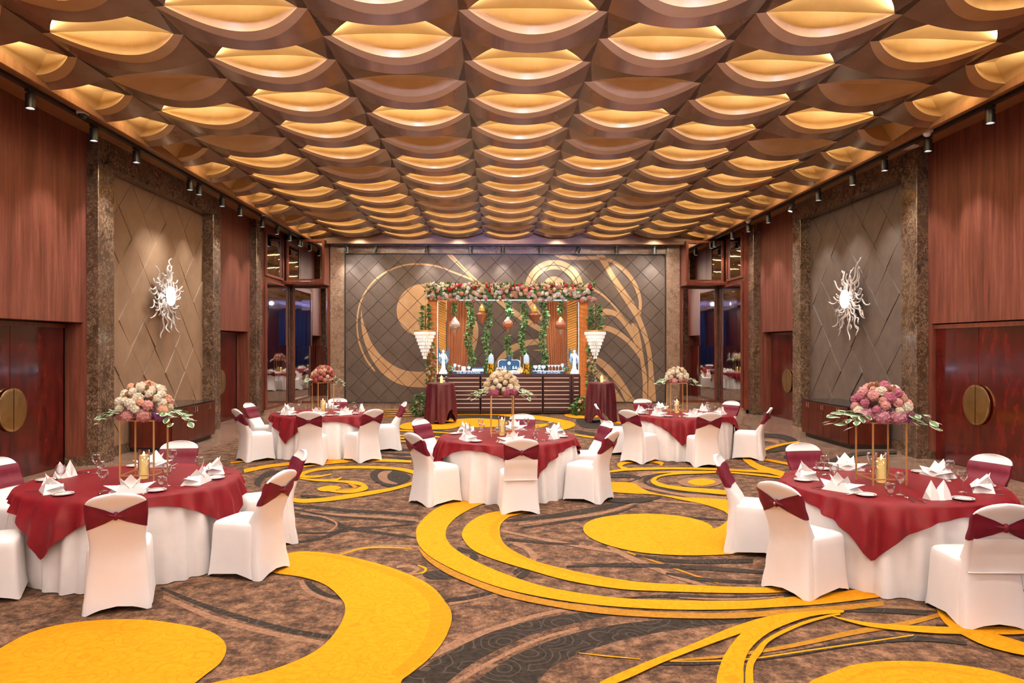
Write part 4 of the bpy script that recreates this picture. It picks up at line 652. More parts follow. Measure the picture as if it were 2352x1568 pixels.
# ================================================================== TRACKS AND SPOTS
def rail(label, p0, p1):
    b = MB(); b.bar(p0, p1, .075, .05); make("track_rail", b, M['black'], label=label, category='light track')
rail('black lighting track under the soffit beside the warm taupe panel wall', (-6.06, ROOM_Y0+.3, 5.352), (-6.06, 23.0, 5.352))
rail('black lighting track under the soffit beside the grey panel wall', (6.87, ROOM_Y0+.3, 5.344), (6.87, 23.0, 5.344))
rail('black lighting track above the leather wall behind the bar', (-5.2, 23.17, 5.205), (5.9, 23.17, 5.205))
def spot_proto(tilt, name):
    t = thing('track_spotlight', '', 'spotlight')
    b = MB(); b.box((0, 0, -.02), (.05, .16, .04)); make('adapter', b, M['black'], t)
    b = MB(); b.tube([(0, 0, -.04), (0, 0, -.085)], .012, 8); make('arm', b, M['black'], t)
    h = MB(); h.lathe([(0, .02), (.058, .02), (.060, .012), (.060, -.17), (.052, -.17), (.050, -.145)], 18)
    hd = make('lamp_head', h, M['black'], t, (0, 0, -.075), (0, tilt, 0), smooth=True, angle=40)
    l = MB(); l.lathe([(.050, -.150), (0, -.147)], 16); make('lens', l, M['spot_lens'], hd)
    return t
SP = {s: spot_proto(s, '') for s in (0, .35)}; used = set()
def spot(x, y, z, tilt, label, group, tgt, energy, color=(1, .93, .85), angle=72):
    o = SP[tilt] if tilt not in used else copy_tree(SP[tilt]); used.add(tilt)
    place(o, (x, y, z), 0, label, group)
    if tgt: lamp('spot_beam', 'SPOT', (x-.06*math.copysign(1, tilt)*(tilt != 0), y, z-.27), energy, color, tgt, .04, angle, .8)
def zone(y, s):
    z = ((8.9, 'before the first red door'), (10.9, 'above the first red door'), (12.2, 'beside the dome camera'), (17.3, 'above the diamond panel'), (20.4, 'above the farther red door'), (99, 'above the mirrors'))
    return 'black cylinder spotlight %s on the %s wall track' % ([t for l, t in z if y < l][0], s)
for i, y in enumerate((5.0, 7.4, 9.6, 11.1, 12.4, 14.55, 15.0, 16.25, 17.4, 19.05, 20.3, 21.55, 22.6)):
    spot(-6.06, y, 5.332, 0, zone(y, 'taupe'), 'spotlights on the taupe side track', (-6.85, y+.05, 2.2), 150 if i < 4 else 170)
for i, y in enumerate((5.2, 7.6, 9.9, 11.35, 12.63, 13.78, 15.25, 16.58, 18.07, 19.5, 20.84, 22.55)):
    spot(6.87, y, 5.324, 0 if i != 7 else .35, zone(y, 'grey') if i != 7 else 'tilted black cylinder spotlight on the grey wall track', 'spotlights on the grey side track', (7.7, y+.05, 2.2), 150)
for i, x in enumerate((-4.7, -3.78, -2.18, -.78, .25, 1.46, 2.69, 3.9, 5.12)):
    spot(x, 23.17, 5.19, 0 if i not in (1, 6) else .35, 'small black spotlight on the track above the leather wall behind the bar', 'spotlights above the bar wall', (x, 23.6, 3.2), 80, (1, .9, .78), 75)
for (x, y, nm) in ((-5.93, 10.57, 'beside the portal of the warm taupe panel wall'), (6.75, 11.17, 'beside the portal of the grey panel wall'), (-5.93, 18.85, 'near the mirrors of the taupe wall'), (6.75, 19.2, 'near the mirrors of the grey wall')):
    t = thing('dome_camera', 'white dome security camera on the soffit '+nm, 'camera', (x, y, 5.335))
    b = MB(); b.lathe([(0, .03), (.085, .03), (.085, 0), (.07, -.015), (0, -.015)], 18); make('base', b, M['white_plastic'], t, smooth=True, angle=40)
    b = MB(); b.ball((0, 0, -.02), .062, 14, 8); make('dome', b, M['black'] if x < 0 else M['white_plastic'], t, smooth=True)
b = MB(); b.lathe([(0, .01), (.16, .01), (.17, 0), (.15, -.012), (0, -.014)], 24); make('ceiling_speaker', b, M['white_plastic'], loc=(7.10, 12.3, 5.41), smooth=True, angle=40, label='round white ceiling speaker in the soffit above the marble portal', category='speaker')
# ================================================================== BANQUET CHAIR
def lerp_tab(tab, z):
    for (a, *va), (c, *vc) in zip(tab, tab[1:]):
        if z <= c:
            t = max(0, (z-a)/(c-a)); t = t*t*(3-2*t)
            return [p+(q-p)*t for p, q in zip(va, vc)]
    return list(tab[-1][1:])
# z: rear y, half width, thickness of the covered back (the back slopes away from the table)
BK = [(0, -.275, .232, .10), (.20, -.245, .212, .12), (.43, -.225, .192, .15), (.52, -.238, .188, .115), (.62, -.268, .196, .07), (.75, -.315, .206, .052), (.905, -.375, .208, .046)]
def back_pt(z, ph, off=0):
    y, hw, t = lerp_tab(BK, z)
    if z > .80: k = min(1, (z-.80)/.107); hw *= math.sqrt(max(0, 1-k**2.6)); t *= (1-.35*k)
    c, s = cos(ph), sin(ph); e = .42
    x = math.copysign(abs(c)**e, c)*(hw+off); yy = math.copysign(abs(s)**e, s)*(t/2+off)
    bow = .018*(1-(x/(hw+.001))**2) if hw > .02 else 0           # slightly curved back
    return (x, y+t/2+yy-bow*min(1, z/.5), z)
def chair_cover():
    b = MB(); n = 40; zs = [0, .08, .16, .25, .34, .42, .47, .52, .57, .62, .68, .74, .80, .825, .85, .87, .885, .897, .9035, .907]
    rings = []
    for z in zs:
        r = [back_pt(z, 2*pi*j/n) for j in range(n)]
        if z == 0: r = [(x, y, .05*max(0, 1-(x/.2)**2)) for x, y, _ in r]
        rings.append(r)
    vs = [p for r in rings for p in r]
    fs = [(i*n+j, i*n+(j+1) % n, (i+1)*n+(j+1) % n, (i+1)*n+j) for i in range(len(zs)-1) for j in range(n)]
    fs.append(tuple(range((len(zs)-1)*n, len(zs)*n)))
    b.add(vs, fs)
    # seat and skirt stretched over the front legs
    m = 48; tab = [(0, .238, .272, -.205, 12), (.10, .231, .260, -.19, 10), (.25, .224, .247, -.18, 10), (.40, .219, .240, -.17, 9), (.445, .215, .236, -.17, 8), (.465, .205, .226, -.17, 7), (.475, .185, .206, -.17, 6), (.480, .14, .16, -.15, 5), (.483, .06, .08, -.10, 4)]
    vs = []
    for i, (z, hx, y1, y0, ex) in enumerate(tab):
        for j in range(m):
            t = 2*pi*j/m+.001; c, s = cos(t), sin(t); e = 2/ex
            u, v = math.copysign(abs(c)**e, c), math.copysign(abs(s)**e, s)
            zz = z
            if z == 0: mm = min(abs(u), abs(v)); zz = .055*(1-mm*mm)
            vs.append((u*hx, (y1+y0)/2+v*(y1-y0)/2, zz))
    fs = [(i*m+j, i*m+(j+1) % m, (i+1)*m+(j+1) % m, (i+1)*m+j) for i in range(len(tab)-1) for j in range(m)]
    fs.append(tuple(range((len(tab)-1)*m, len(tab)*m))); b.add(vs, fs)
    return b
def sash_mesh():
    """stretch band: full height in front and at the sides, drawn together to a twist behind"""
    b = MB(); n = 72; k = 8
    def edge(ph):
        x = back_pt(.74, ph)[0]; a = min(1, abs(x)/.20); rear = sin(ph) < 0
        lo, hi = .625, .825
        if rear and abs(x) < .203: f = a**.85; return .735-(.016+.092*f), .735+(.016+.085*f)
        return lo, hi
    def P(i, j, off=.005):
        ph = 2*pi*i/n; lo, hi = edge(ph); z = lo+(hi-lo)*j/k; p = back_pt(z, ph, off)
        if sin(ph) < 0:
            cr = math.exp(-(p[0]/.07)**2); rp = .004*sin(j*2.6+abs(p[0])*30)*(1-abs(p[0])/.21)
            return (p[0], p[1]-.012*cr-abs(rp), p[2])
        return p
    b.add([P(i, j) for i in range(n) for j in range(k+1)], [(i*(k+1)+j, ((i+1) % n)*(k+1)+j, ((i+1) % n)*(k+1)+j+1, i*(k+1)+j+1) for i in range(n) for j in range(k)])
    return b
ch_cover = chair_cover().mesh('chair_cover', M['white_spandex'], True, 60)
ch_sash = sash_mesh().mesh('sash', M['maroon_satin'], True)
kb = MB(); kb.ball((0, -.345, .735), .022, 10, 7, sz=1.5); kb.tube([(-.07, -.337, .747), (0, -.352, .737), (.07, -.337, .722)], [.006, .012, .006], 8); ch_knot = kb.mesh('knot', M['maroon_satin'], True)
bb = MB(); bb.ball((0, -.369, .737), .011, 8, 6); ch_buckle = bb.mesh('buckle', M['chrome'], True)
fb = MB()
for i in range(4): fb.tube([((-.205, .205)[i % 2], (-.24, .245)[i//2], .0), ((-.20, .20)[i % 2], (-.225, .235)[i//2], .10)], .012, 8)
leg_me = []
for i in range(4):
    fb = MB(); fb.tube([((-.205, .205)[i % 2], (-.24, .24)[i//2], .0), ((-.20, .20)[i % 2], (-.225, .235)[i//2], .12)], .012, 8); leg_me.append(fb.mesh('leg', M['black']))
fp = MB(); fp.grid(lambda u, v: ((u-.5)*.39, back_pt(.40+.25*v, -pi/2)[1]-.012-.004*sin(u*9), .40+.25*v), 14, 8); fp.grid(lambda u, v: ((u-.5)*.39, back_pt(.40+.25*v, -pi/2)[1]-.018-.004*sin(u*9), .40+.25*v), 14, 8)
fp.box((0, back_pt(.40, -pi/2)[1]-.016, .402), (.40, .016, .012)); ch_flap = fp.mesh('cover_flap', M['white_spandex'], True)
def chair(x, y, ang, label, group, buckle=False, flap=False):
    """ang: direction from the table centre to the chair; it faces the table"""
    t = thing('banquet_chair', label, 'chair', (x, y, .012), ang+pi/2, group)
    link('chair_cover', ch_cover, t); sa = link('sash', ch_sash, t); link('knot', ch_knot, sa)
    if buckle: link('buckle', ch_buckle, sa)
    if flap: link('cover_flap', ch_flap, t)
    for me in leg_me: link('leg', me, t)
    return t

# ================================================================== TABLE SETTINGS
def napkin_mesh():
    b = MB()
    def petal(ang, lean, L, w, z0=0, thick=.012):
        d = Vector((cos(ang)*sin(lean), sin(ang)*sin(lean), cos(lean))); side = Vector((-sin(ang), cos(ang), 0)); nrm = d.cross(side).normalized()
        base = Vector((cos(ang)*.012, sin(ang)*.012, z0)); mid = base+d*L*.45; tip = base+d*L
        vs = [base+side*w*.55, base-side*w*.55, mid+side*w*.62, mid-side*w*.62, tip, mid+nrm*w*.28, base+nrm*w*.30]
        b.add(vs, [(0, 2, 5, 6), (2, 4, 5), (6, 5, 3, 1), (5, 4, 3), (0, 1, 3, 2), (2, 3, 4)])
    petal(pi/2, .25, .135, .10); petal(pi/2+1.15, .50, .125, .085); petal(pi/2-1.15, .50, .125, .085)
    petal(pi+.15, 1.20, .16, .10); petal(-.15, 1.20, .16, .10); petal(-pi/2, .85, .07, .13)
    b.add([(-.13, -.06, 0), (.13, -.06, 0), (.10, .07, 0), (-.10, .07, 0), (-.07, -.04, .05), (.07, -.04, .05), (.05, .05, .06), (-.05, .05, .06)], [(3, 2, 1, 0), (0, 1, 5, 4), (1, 2, 6, 5), (2, 3, 7, 6), (3, 0, 4, 7), (4, 5, 6, 7)])
    return b.mesh('folded_napkin', M['napkin'], False)
def boat_mesh():                                      # two-peaked standing fold
    b = MB()
    for s in (-1, 1):
        b.add([(s*.015, -.045, 0), (s*.085, -.03, 0), (s*.075, .04, 0), (s*.01, .045, 0), (s*.045, .0, .125), (s*.006, -.01, .07), (s*.085, 0, .055)],
              [(0, 1, 6, 4), (0, 4, 5), (1, 2, 6), (2, 3, 4, 6), (3, 5, 4), (3, 0, 5)])
    b.add([(-.02, -.05, 0), (.02, -.05, 0), (.02, .05, 0), (-.02, .05, 0), (0, 0, .07)], [(0, 1, 4), (1, 2, 4), (2, 3, 4), (3, 0, 4)])
    return b.mesh('folded_napkin', M['napkin'], False)
NAP = [napkin_mesh(), boat_mesh()]
pb = MB(); pb.lathe([(0, .002), (.045, .002), (.05, .004), (.078, .012), (.083, .0125), (.0835, .016), (.078, .0165), (.070, .013), (.064, .011), (.052, .0075), (0, .007)], 28, m=[0]*7+[1, 0, 0])
PLATE = pb.mesh('side_plate', [M['china'], M['china_band']], True, 40)
gb = MB(); gb.lathe([(0, .001), (.034, .001), (.035, .003), (.02, .006), (.006, .012), (.0045, .03), (.0045, .085), (.010, .095), (.028, .110), (.038, .130), (.040, .150), (.037, .175), (.033, .190), (.0315, .190), (.0355, .174), (.0385, .150), (.0365, .131), (.027, .113), (0, .103)], 20); GLASS = gb.mesh('wine_glass', M['glass'], True)
tb = MB(); tb.lathe([(0, .001), (.022, .001), (.024, .004), (.012, .010), (.012, .018), (.030, .032), (.040, .055), (.042, .080), (.040, .105), (.0385, .105), (.0405, .080), (.0385, .056), (.028, .035), (0, .026)], 20); GOBLET = tb.mesh('water_goblet', M['glass'], True)
def cut(kind):
    b = MB(); h = .003
    def strip(pts, z=h):                                # pts: (x, halfwidth)
        n = len(pts); b.add([(x, w, z) for x, w in pts]+[(x, -w, z) for x, w in pts]+[(x, w, .0005) for x, w in pts]+[(x, -w, .0005) for x, w in pts],
              [(i, n+i, n+i+1, i+1) for i in range(n-1)]+[(i, i+1, 2*n+i+1, 2*n+i) for i in range(n-1)]+[(n+i, 3*n+i, 3*n+i+1, n+i+1) for i in range(n-1)])
    if kind == 'fork':
        strip([(-.095, .008), (-.05, .006), (0, .004), (.035, .005), (.05, .012), (.062, .013)])
        for q in (-.0105, -.0035, .0035, .0105): b.box((.080, q, .003), (.038, .0035, .003))
    elif kind == 'knife': strip([(-.105, .008), (-.03, .0075), (-.015, .006), (0, .009), (.07, .010), (.10, .007), (.112, .001)])
    else:
        strip([(-.095, .008), (-.05, .006), (0, .004), (.04, .004)]); b.ball((.066, 0, .0055), .028, 12, 6, sz=.18)
        for i in range(len(b.v)-62, len(b.v)): x, y, z = b.v[i]; b.v[i] = (x, y*.68, z)
    return b.mesh(kind, M['chrome'], True, 40)
CUT = {k: cut(k) for k in ('fork', 'knife', 'spoon')}

# ================================================================== FLOWERS
def pompon(name, m, r, seed, bump=.34):
    b = MB(); b.ball((0, 0, 0), r, 18, 12, bump=bump, seed=seed); return b.mesh(name, m, False)
def petal_head(name, m, r, seed):                     # hydrangea: cluster of small four-petal florets
    rr = random.Random(seed); b = MB(); b.ball((0, 0, 0), r*.8, 10, 7, m=0)
    for i in range(34):
        z = 1-2*(i+.5)/34; a = i*2.399; q = math.sqrt(1-z*z); c = Vector((q*cos(a), q*sin(a), z)); u = c.orthogonal().normalized(); w_ = c.cross(u)
        for k in range(4):
            t = pi/2*k+rr.random(); d = u*cos(t)+w_*sin(t); e = u*cos(t+pi/2)+w_*sin(t+pi/2); p = c*r*.86
            b.add([p, p+d*r*.17+e*r*.12+c*r*.05, p+d*r*.34+c*r*.06, p+d*r*.17-e*r*.12+c*r*.05], [(0, 1, 2, 3)], 0)
    return b.mesh(name, m, False)
def leaf_mesh(name, L, w, mats):
    b = MB(); pts = [(0, 0), (.18, .55), (.40, 1), (.62, .92), (.84, .5), (1, 0)]
    for s in (-1, 1):
        inner = [(x*L, s*h*w*.30, .05*L*sin(x*pi)) for x, h in pts]; outer = [(x*L, s*h*w*.5, .05*L*sin(x*pi)-.04*L*h) for x, h in pts]; mid = [(x*L, 0, .05*L*sin(x*pi)-.01*L) for x, h in pts]
        n = len(pts)
        for i in range(n-1):
            b.add([mid[i], mid[i+1], inner[i+1], inner[i]], [(0, 1, 2, 3) if s > 0 else (3, 2, 1, 0)], 0)
            b.add([inner[i], inner[i+1], outer[i+1], outer[i]], [(0, 1, 2, 3) if s > 0 else (3, 2, 1, 0)], 1)
    return b.mesh(name, mats, True)
def fcol(name, c, d=.72, ns=40): return noise_mat(name, [(.3, tuple(q*d for q in c)), (.7, c)], (1, 1, 1), ns, 3, .75, bump=.5, bdist=.01)
FC = {'ivory': fcol('petal_ivory', (.80, .72, .56)), 'cream': fcol('petal_cream', (.72, .58, .38)), 'pink': fcol('petal_pink', (.74, .34, .33)), 'peach': fcol('petal_peach', (.78, .40, .26)),
      'mauve': fcol('petal_mauve', (.45, .13, .22)), 'purple': fcol('petal_purple', (.32, .085, .30)), 'rose': fcol('petal_rose', (.70, .32, .42)), 'rust': fcol('petal_rust', (.42, .10, .08)), 'dusty': fcol('petal_dusty', (.62, .30, .25)),
      'brown': fcol('petal_brown', (.30, .13, .05)), 'red': fcol('petal_red', (.45, .02, .04)), 'white': fcol('petal_white', (.85, .82, .80))}
VARLEAF = leaf_mesh('leaf', .085, .05, [M['leaf'], M['leaf_rim']])
_bm = {}
def bloom_me(kind, col, i):
    key = (kind, col, i % 3)
    if key not in _bm: _bm[key] = pompon('bloom', FC[col], 1, 3+i % 3) if kind == 'pom' else petal_head('bloom', FC[col], 1, i % 3)
    return _bm[key]
def arrangement(label, x, y, z, R, H, top, low, seed, spray=(0, pi)):
    rr = random.Random(seed); t = thing('flower_centrepiece', label, 'flowers', (x, y, z))
    b = MB(); b.lathe([(0, 0), (R*.55, 0), (R*.6, .02), (R*.35, H*.3), (0, H*.4)], 16); make('holder', b, M['stem'], t, smooth=True)
    n = 40
    for i in range(n):
        f = (i+.6)/n; th = math.acos(1-f*.98); a = i*2.399+rr.random()*.35; r = (.030+.016*rr.random())*R/.22
        p = (R*.86*sin(th)*cos(a), R*.86*sin(th)*sin(a), H*.22+H*.68*cos(th)+rr.uniform(-.01, .012))
        link('bloom', bloom_me('pom', rr.choice(top), i), t, p, (rr.random()*3, rr.random()*3, 0), (r, r, r*.92))
    for i in range(9):
        a = 2*pi*i/9+rr.random()*.3; r = (.055+.018*rr.random())*R/.22
        link('bloom', bloom_me('hyd', rr.choice(low), i), t, (R*.74*cos(a), R*.74*sin(a), .035+.02*rr.random()), (rr.random()*3, 0, 0), (r, r, r*.85))
    for i in range(26):                                 # small brown filler sprigs
        a = rr.random()*2*pi; th = rr.uniform(.2, 1.2); d = Vector((sin(th)*cos(a), sin(th)*sin(a), cos(th)))
        p = Vector((d.x*R*.80, d.y*R*.80, H*.24+d.z*H*.74)); r = .016
        link('sprig', bloom_me('pom', 'brown', i), t, p, (0, 0, 0), (r, r, r*1.6))
    for a0 in spray:                                    # trailing variegated foliage
        for k in range(4):
            a = a0+(k-1.5)*.38; L = (.22, .18, .15)[(k+seed) % 3]*R/.22; pts = []
            for q in range(6): f = q/5; pts.append((cos(a)*(R*.7+L*f), sin(a)*(R*.7+L*f), .05+.045*sin(f*2.6)-.10*f*f))
            b = MB(); b.tube(pts, .0035, 5); make('stem', b, M['stem'], t)
            for q in range(1, 6):
                for s in (-1, 1):
                    if q == 5 and s > 0: continue
                    sc_ = rr.uniform(.85, 1.2)*R/.22
                    link('leaf', VARLEAF, t, pts[q], (rr.uniform(-.5, .5), rr.uniform(-.1, .55), a+s*rr.uniform(.5, 1.0)), (sc_,)*3)
    return t

# ================================================================== ROUND TABLES
def cloth_mesh(R, seed, chairs=()):
    rr = random.Random(seed); n = 192; ph = [rr.random()*6.28 for _ in range(4)]; b = MB()
    def fold(t):
        g = .5*sin(30*t+ph[0]+1.6*sin(3*t+ph[1]))+.32*sin(19*t+ph[2])+.18*sin(47*t+ph[3]); return math.copysign(abs(g)**.75, g)
    rows = [(.0, 0), (R*.5, 0), (R-.02, 0), (R, .004), (R+.008, .016), (R+.012, .06), (R+.016, .18), (R+.02, .36), (R+.026, .55), (R+.032, .735)]
    def P(i, j):                                      # the skirt is pushed in where a chair seat meets it
        t = 2*pi*i/n; r, dz = rows[j]; a = .058*min(1, (dz/.6)**.7); r += a*(.8+fold(t))
        for c in chairs:
            d = abs((t-math.radians(c[0])+pi) % (2*pi)-pi)*R; lim = c[1]-.285
            if dz > .1 and d < .33: k = min(1, max(0, (.33-d)/.10))*min(1, (dz-.1)/.2); r = min(r, r*(1-k)+min(r, lim)*k)
        return (r*cos(t), r*sin(t), .750-dz)
    b.add([P(i, j) for i in range(n) for j in range(len(rows))], [(i*len(rows)+j, i*len(rows)+j+1, ((i+1) % n)*len(rows)+j+1, ((i+1) % n)*len(rows)+j) for i in range(n) for j in range(len(rows)-1)])
    return b.mesh('white_tablecloth', M['white_cloth'], True)
def velvet_mesh(R, rot, seed, A=.95):
    rr = random.Random(seed); n = 256; ph = [rr.random()*6.28 for _ in range(4)]; b = MB(); K = 16
    def L(t):
        c, s = abs(cos(t-rot)), abs(sin(t-rot)); return min(A/max(c, s), A*1.40)
    def fold(t): return .55*sin(34*t+ph[0]+1.5*sin(4*t+ph[1]))+.3*sin(23*t+ph[2])+.15*sin(55*t+ph[3])
    def P(i, j):
        t = 2*pi*i/n; ell = L(t)+.03
        if j <= 4:
            r = (R+.012)*j/4 if j < 4 else R+.012; return (r*cos(t), r*sin(t), .7555-(.004 if j == 4 else 0))
        f = (j-4)/(K-4); hang = max(.055, ell-R)*f; a = .05*min(1, hang/.16)
        r = R+.035+a*.8*(.75+fold(t))+.06*min(1, hang/.4)
        if j == 5: r = min(r, R+.04)
        return (r*cos(t), r*sin(t), .7515-hang)
    b.add([P(i, j) for i in range(n) for j in range(K+1)], [(i*(K+1)+j, i*(K+1)+j+1, ((i+1) % n)*(K+1)+j+1, ((i+1) % n)*(K+1)+j) for i in range(n) for j in range(K)])
    return b.mesh('velvet_overlay', M['velvet'], True)
def stand_parts(t, w, h, rz):
    def q(x, y): return (x*cos(rz)-y*sin(rz), x*sin(rz)+y*cos(rz))
    C4 = [q(sx*w/2, sy*w/2) for sx, sy in ((-1, -1), (1, -1), (1, 1), (-1, 1))]
    for c in C4: b = MB(); b.bar((*c, 0), (*c, h), .012); make('post', b, M['gold'], t)
    for z in (.055, h-.006):
        for i in range(4): b = MB(); b.bar((*C4[i], z), (*C4[(i+1) % 4], z), .011); make('rail', b, M['gold'], t)
RT = .90; TOPZ = .7575
def round_table(key, cx, cy, velrot, chairs, place_label, flower_label, top, low, st_rot, seed, tb, seats, candle_off=(0, 0), fl_scale=1.0, spray=(0, pi), flaps=(), buckles=(), so=0):
    g = place_label
    t = thing('round_table', 'round banquet table hidden under white and wine cloths, '+g, 'table', (cx, cy, .012))
    b = MB(); b.lathe([(0, .70), (RT-.02, .70), (RT-.005, .71), (RT-.005, .735), (0, .738)], 48); make('tabletop', b, M['cab_wood'], t, smooth=True, angle=40)
    b = MB(); b.lathe([(0, .02), (.30, .02), (.32, .0), (.30, .04), (.06, .08), (.05, .70), (0, .70)], 20); make('pedestal', b, M['black'], t, smooth=True, angle=40)
    link('white_tablecloth', cloth_mesh(RT, seed, chairs), None, (cx, cy, .0), label='floor-length white tablecloth on the round table '+g, category='tablecloth')
    link('velvet_overlay', velvet_mesh(RT, velrot, seed+1), None, (cx, cy, .0015), label='wine velvet square overlay draped on the round table '+g, category='tablecloth')
    st = thing('flower_stand', 'slim gold metal flower stand on the table '+g, 'stand', (cx+so, cy, TOPZ)); stand_parts(st, .30, .56, st_rot)
    arrangement(flower_label, cx+so, cy, TOPZ+.56, .20*fl_scale, .27*fl_scale, top, low, seed, spray)
    cd = thing('pillar_candle', 'lit yellow pillar candle inside the gold stand '+g, 'candle', (cx+so+candle_off[0], cy+candle_off[1], TOPZ))
    b = MB(); b.lathe([(0, .004), (.041, .004), (.042, .01), (.042, .215), (.039, .223), (.025, .217), (0, .213)], 22); make('wax', b, M['candle'], cd, smooth=True, angle=50)
    b = MB(); b.lathe([(0, .215), (.006, .219), (.010, .230), (.006, .247), (0, .26)], 10); make('flame', b, M['flame'], cd, smooth=True)
    b = MB(); b.lathe([(.050, .0), (.050, .27), (.0485, .27), (.0485, .002), (0, .002)], 24); make('glass_sleeve', b, M['glass'], cd, smooth=True)
    rr = random.Random(seed+9); N = len(chairs)
    for i, c in enumerate(chairs):
        a, R = math.radians(c[0]), c[1]
        fl = i in flaps
        chair(cx+R*cos(a), cy+R*sin(a), a+(math.radians(c[2]) if len(c) > 2 else 0), 'white chair with wine sash at the %s table, %s' % (tb, seats[i]), 'white chairs '+g, i in buckles, fl)
        # place setting in front of the chair
        def at(r, da): return (cx+r*cos(a+da), cy+r*sin(a+da), TOPZ)
        fold = 1 if i == 4 else 0; at_seat = ' on the %s table, seat %s' % (tb, seats[i])
        place(link('folded_napkin', NAP[fold], scale=(1.25,)*3), at(.70, rr.uniform(-.05, .05)), a+pi/2+pi+rr.uniform(-.35, .35), ('white star napkin' if fold == 0 else 'white two-peaked napkin')+at_seat, 'napkins '+g)['category'] = 'napkin'
        place(link('side_plate', PLATE), at(.76, .30), 0, 'white side plate'+at_seat, 'side plates '+g)['category'] = 'plate'
        place(link('wine_glass', GLASS), at(.58, -.33), 0, 'stemmed wine glass'+at_seat, 'wine glasses '+g)['category'] = 'glass'
        if i % 3 == 1: place(link('water_goblet', GOBLET), at(.66, -.46), 0, 'short water goblet'+at_seat, 'goblets '+g)['category'] = 'glass'
        for kd, da in (('fork', .17), ('knife', -.19), ('spoon', -.27)):
            if kd == 'spoon' and i % 2: continue
            place(link(kd, CUT[kd]), at(.76, da), a+pi+rr.uniform(-.15, .15), 'steel %s' % kd+at_seat, kd+'s '+g)['category'] = kd
round_table('a', -3.37, 6.84, math.radians(-59), ((-68, 1.22), (-18, 1.27), (28, 1.20), (98, 1.14), (169, 1.14), (236, 1.2, -32)),
            'under ivory flowers with purple base', 'dome of ivory pompons, pink mums and purple hydrangea on gold stand', ['ivory', 'ivory', 'ivory', 'ivory', 'cream', 'ivory', 'pink', 'peach'], ['purple', 'pink', 'rose', 'purple'], 0.03, 11, 'ivory-flower', ['toward the big yellow carpet oval', 'at the tip of the yellow crescent', 'toward the bar-front table', 'toward the dark sideboard', 'toward the brass-plated door', 'between brass-plated door and yellow blob'], (0, -.01), 1.25, (0.1, pi), so=0.1)
round_table('b', 3.585, 6.49, math.radians(-81), ((-150, 1.21), (155, 1.17), (97, 1.14), (24, 1.14), (-93, 1.26), (-32, 1.22)),
            'under mauve and pink flowers', 'dome of mauve and dusty pink mums on gold stand', ['pink', 'mauve', 'mauve', 'ivory', 'peach', 'pink', 'dusty'], ['purple', 'rose', 'rose'], 0, 12, 'mauve-flower', ['with a crystal buckle on its knot', 'beside the yellow comma motif', 'toward the dark sideboard', 'toward the red double door', 'with a loose back flap', 'beyond the loose-flap chair'], (0, -.01), 1.28, (-.1, pi), flaps=(4,), buckles=(0,), so=-0.09)
round_table('c', .175, 10.0, math.radians(-28), ((-141, 1.20), (150, 1.14), (-85, 1.22), (80, 1.14), (-32, 1.22), (14, 1.14)),
            'right in front of the slatted bar', 'small dome of cream pompons over plum hydrangea on gold stand', ['cream', 'ivory', 'cream', 'cream'], ['mauve', 'mauve', 'dusty'], 0.04, 13, 'bar-front', ['beside the dark carpet eye motif', 'toward the rust-flower table', 'with a loose back flap', 'with its back to the bar', 'above the yellow band toward mauve flowers', 'toward the cream-flower table'], (0, -.01), 1.25, (.2, 3.0), flaps=(2,), so=-0.08)
round_table('d', -3.2, 13.57, math.radians(-70), ((-139, 1.28), (170, 1.14), (-85, 1.25), (-46, 1.30), (16, 1.17), (92, 1.14)),
            'under rust red flowers', 'dome of rust red and dusty pink mums on gold stand', ['rust', 'rust', 'dusty', 'cream'], ['dusty', 'rust'], 0.6, 14, 'rust-flower', ['side-on at the marble border', 'toward the side mirror', 'its knotted back toward ivory flowers', 'toward the bar-front table', 'toward the velvet cocktail table', 'its back to the marble column'], (0, -.01), 1.15, (0, pi), so=0)
round_table('e', 3.4, 13.25, math.radians(-57), ((175, 1.18), (-137, 1.25), (-87, 1.25), (-27, 1.22), (34, 1.14), (106, 1.14)),
            'under cream flowers with pink base', 'dome of cream pompons and dusty pink hydrangea on gold stand', ['cream', 'ivory', 'cream', 'ivory'], ['dusty', 'pink'], 0, 15, 'cream-flower', ['toward the velvet cocktail table', 'toward the bar-front table', 'its knotted back toward mauve flowers', 'side-on toward the dark sideboard', 'toward the side mirror', 'its back to the leather wall'], (0, -.01), 1.1, (0.2, pi), so=-0.06)
# ================================================================== BAR
M['orange_cloth'] = noise_mat('orange_cloth', [(.3, (.50, .15, .025)), (.7, (.66, .23, .045))], (3, 3, .5), 4, 4, .55, bump=.1, Sheen_Weight=.2)
M['rust_curtain'] = noise_mat('rust_curtain', [(.3, (.42, .13, .045)), (.7, (.58, .21, .08))], (6, 6, .4), 3, 4, .5, Sheen_Weight=.3, Sheen_Tint=(1, .6, .35))
M['yellow_cloth'] = noise_mat('yellow_cloth', [(.3, (.70, .33, .045)), (.7, (.82, .43, .09))], (1, 1, 8), 3, 3, .5, Sheen_Weight=.2)
M['pale_strip'] = mat('pale_strip', (.78, .66, .62), .5)
M['led_white'] = emit('led_white', (.80, .90, 1), 3.5)
M['led_blue'] = emit('led_blue', (.35, .65, 1), 9)
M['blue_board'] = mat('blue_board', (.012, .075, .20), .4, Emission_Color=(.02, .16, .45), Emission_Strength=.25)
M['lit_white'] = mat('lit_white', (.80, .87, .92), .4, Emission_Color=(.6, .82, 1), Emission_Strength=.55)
M['blue_skin'] = mat('blue_figure', (.05, .16, .30), .45)
M['lemon'] = noise_mat('lemon_slices', [(.42, (.035, .03, .004)), (.5, (.75, .42, .01)), (.6, (.88, .55, .04))], (1, 1, 1), 16, 2, .3)
M['copper_glass'] = mat('copper_glass', (.60, .25, .16), .16, .55)
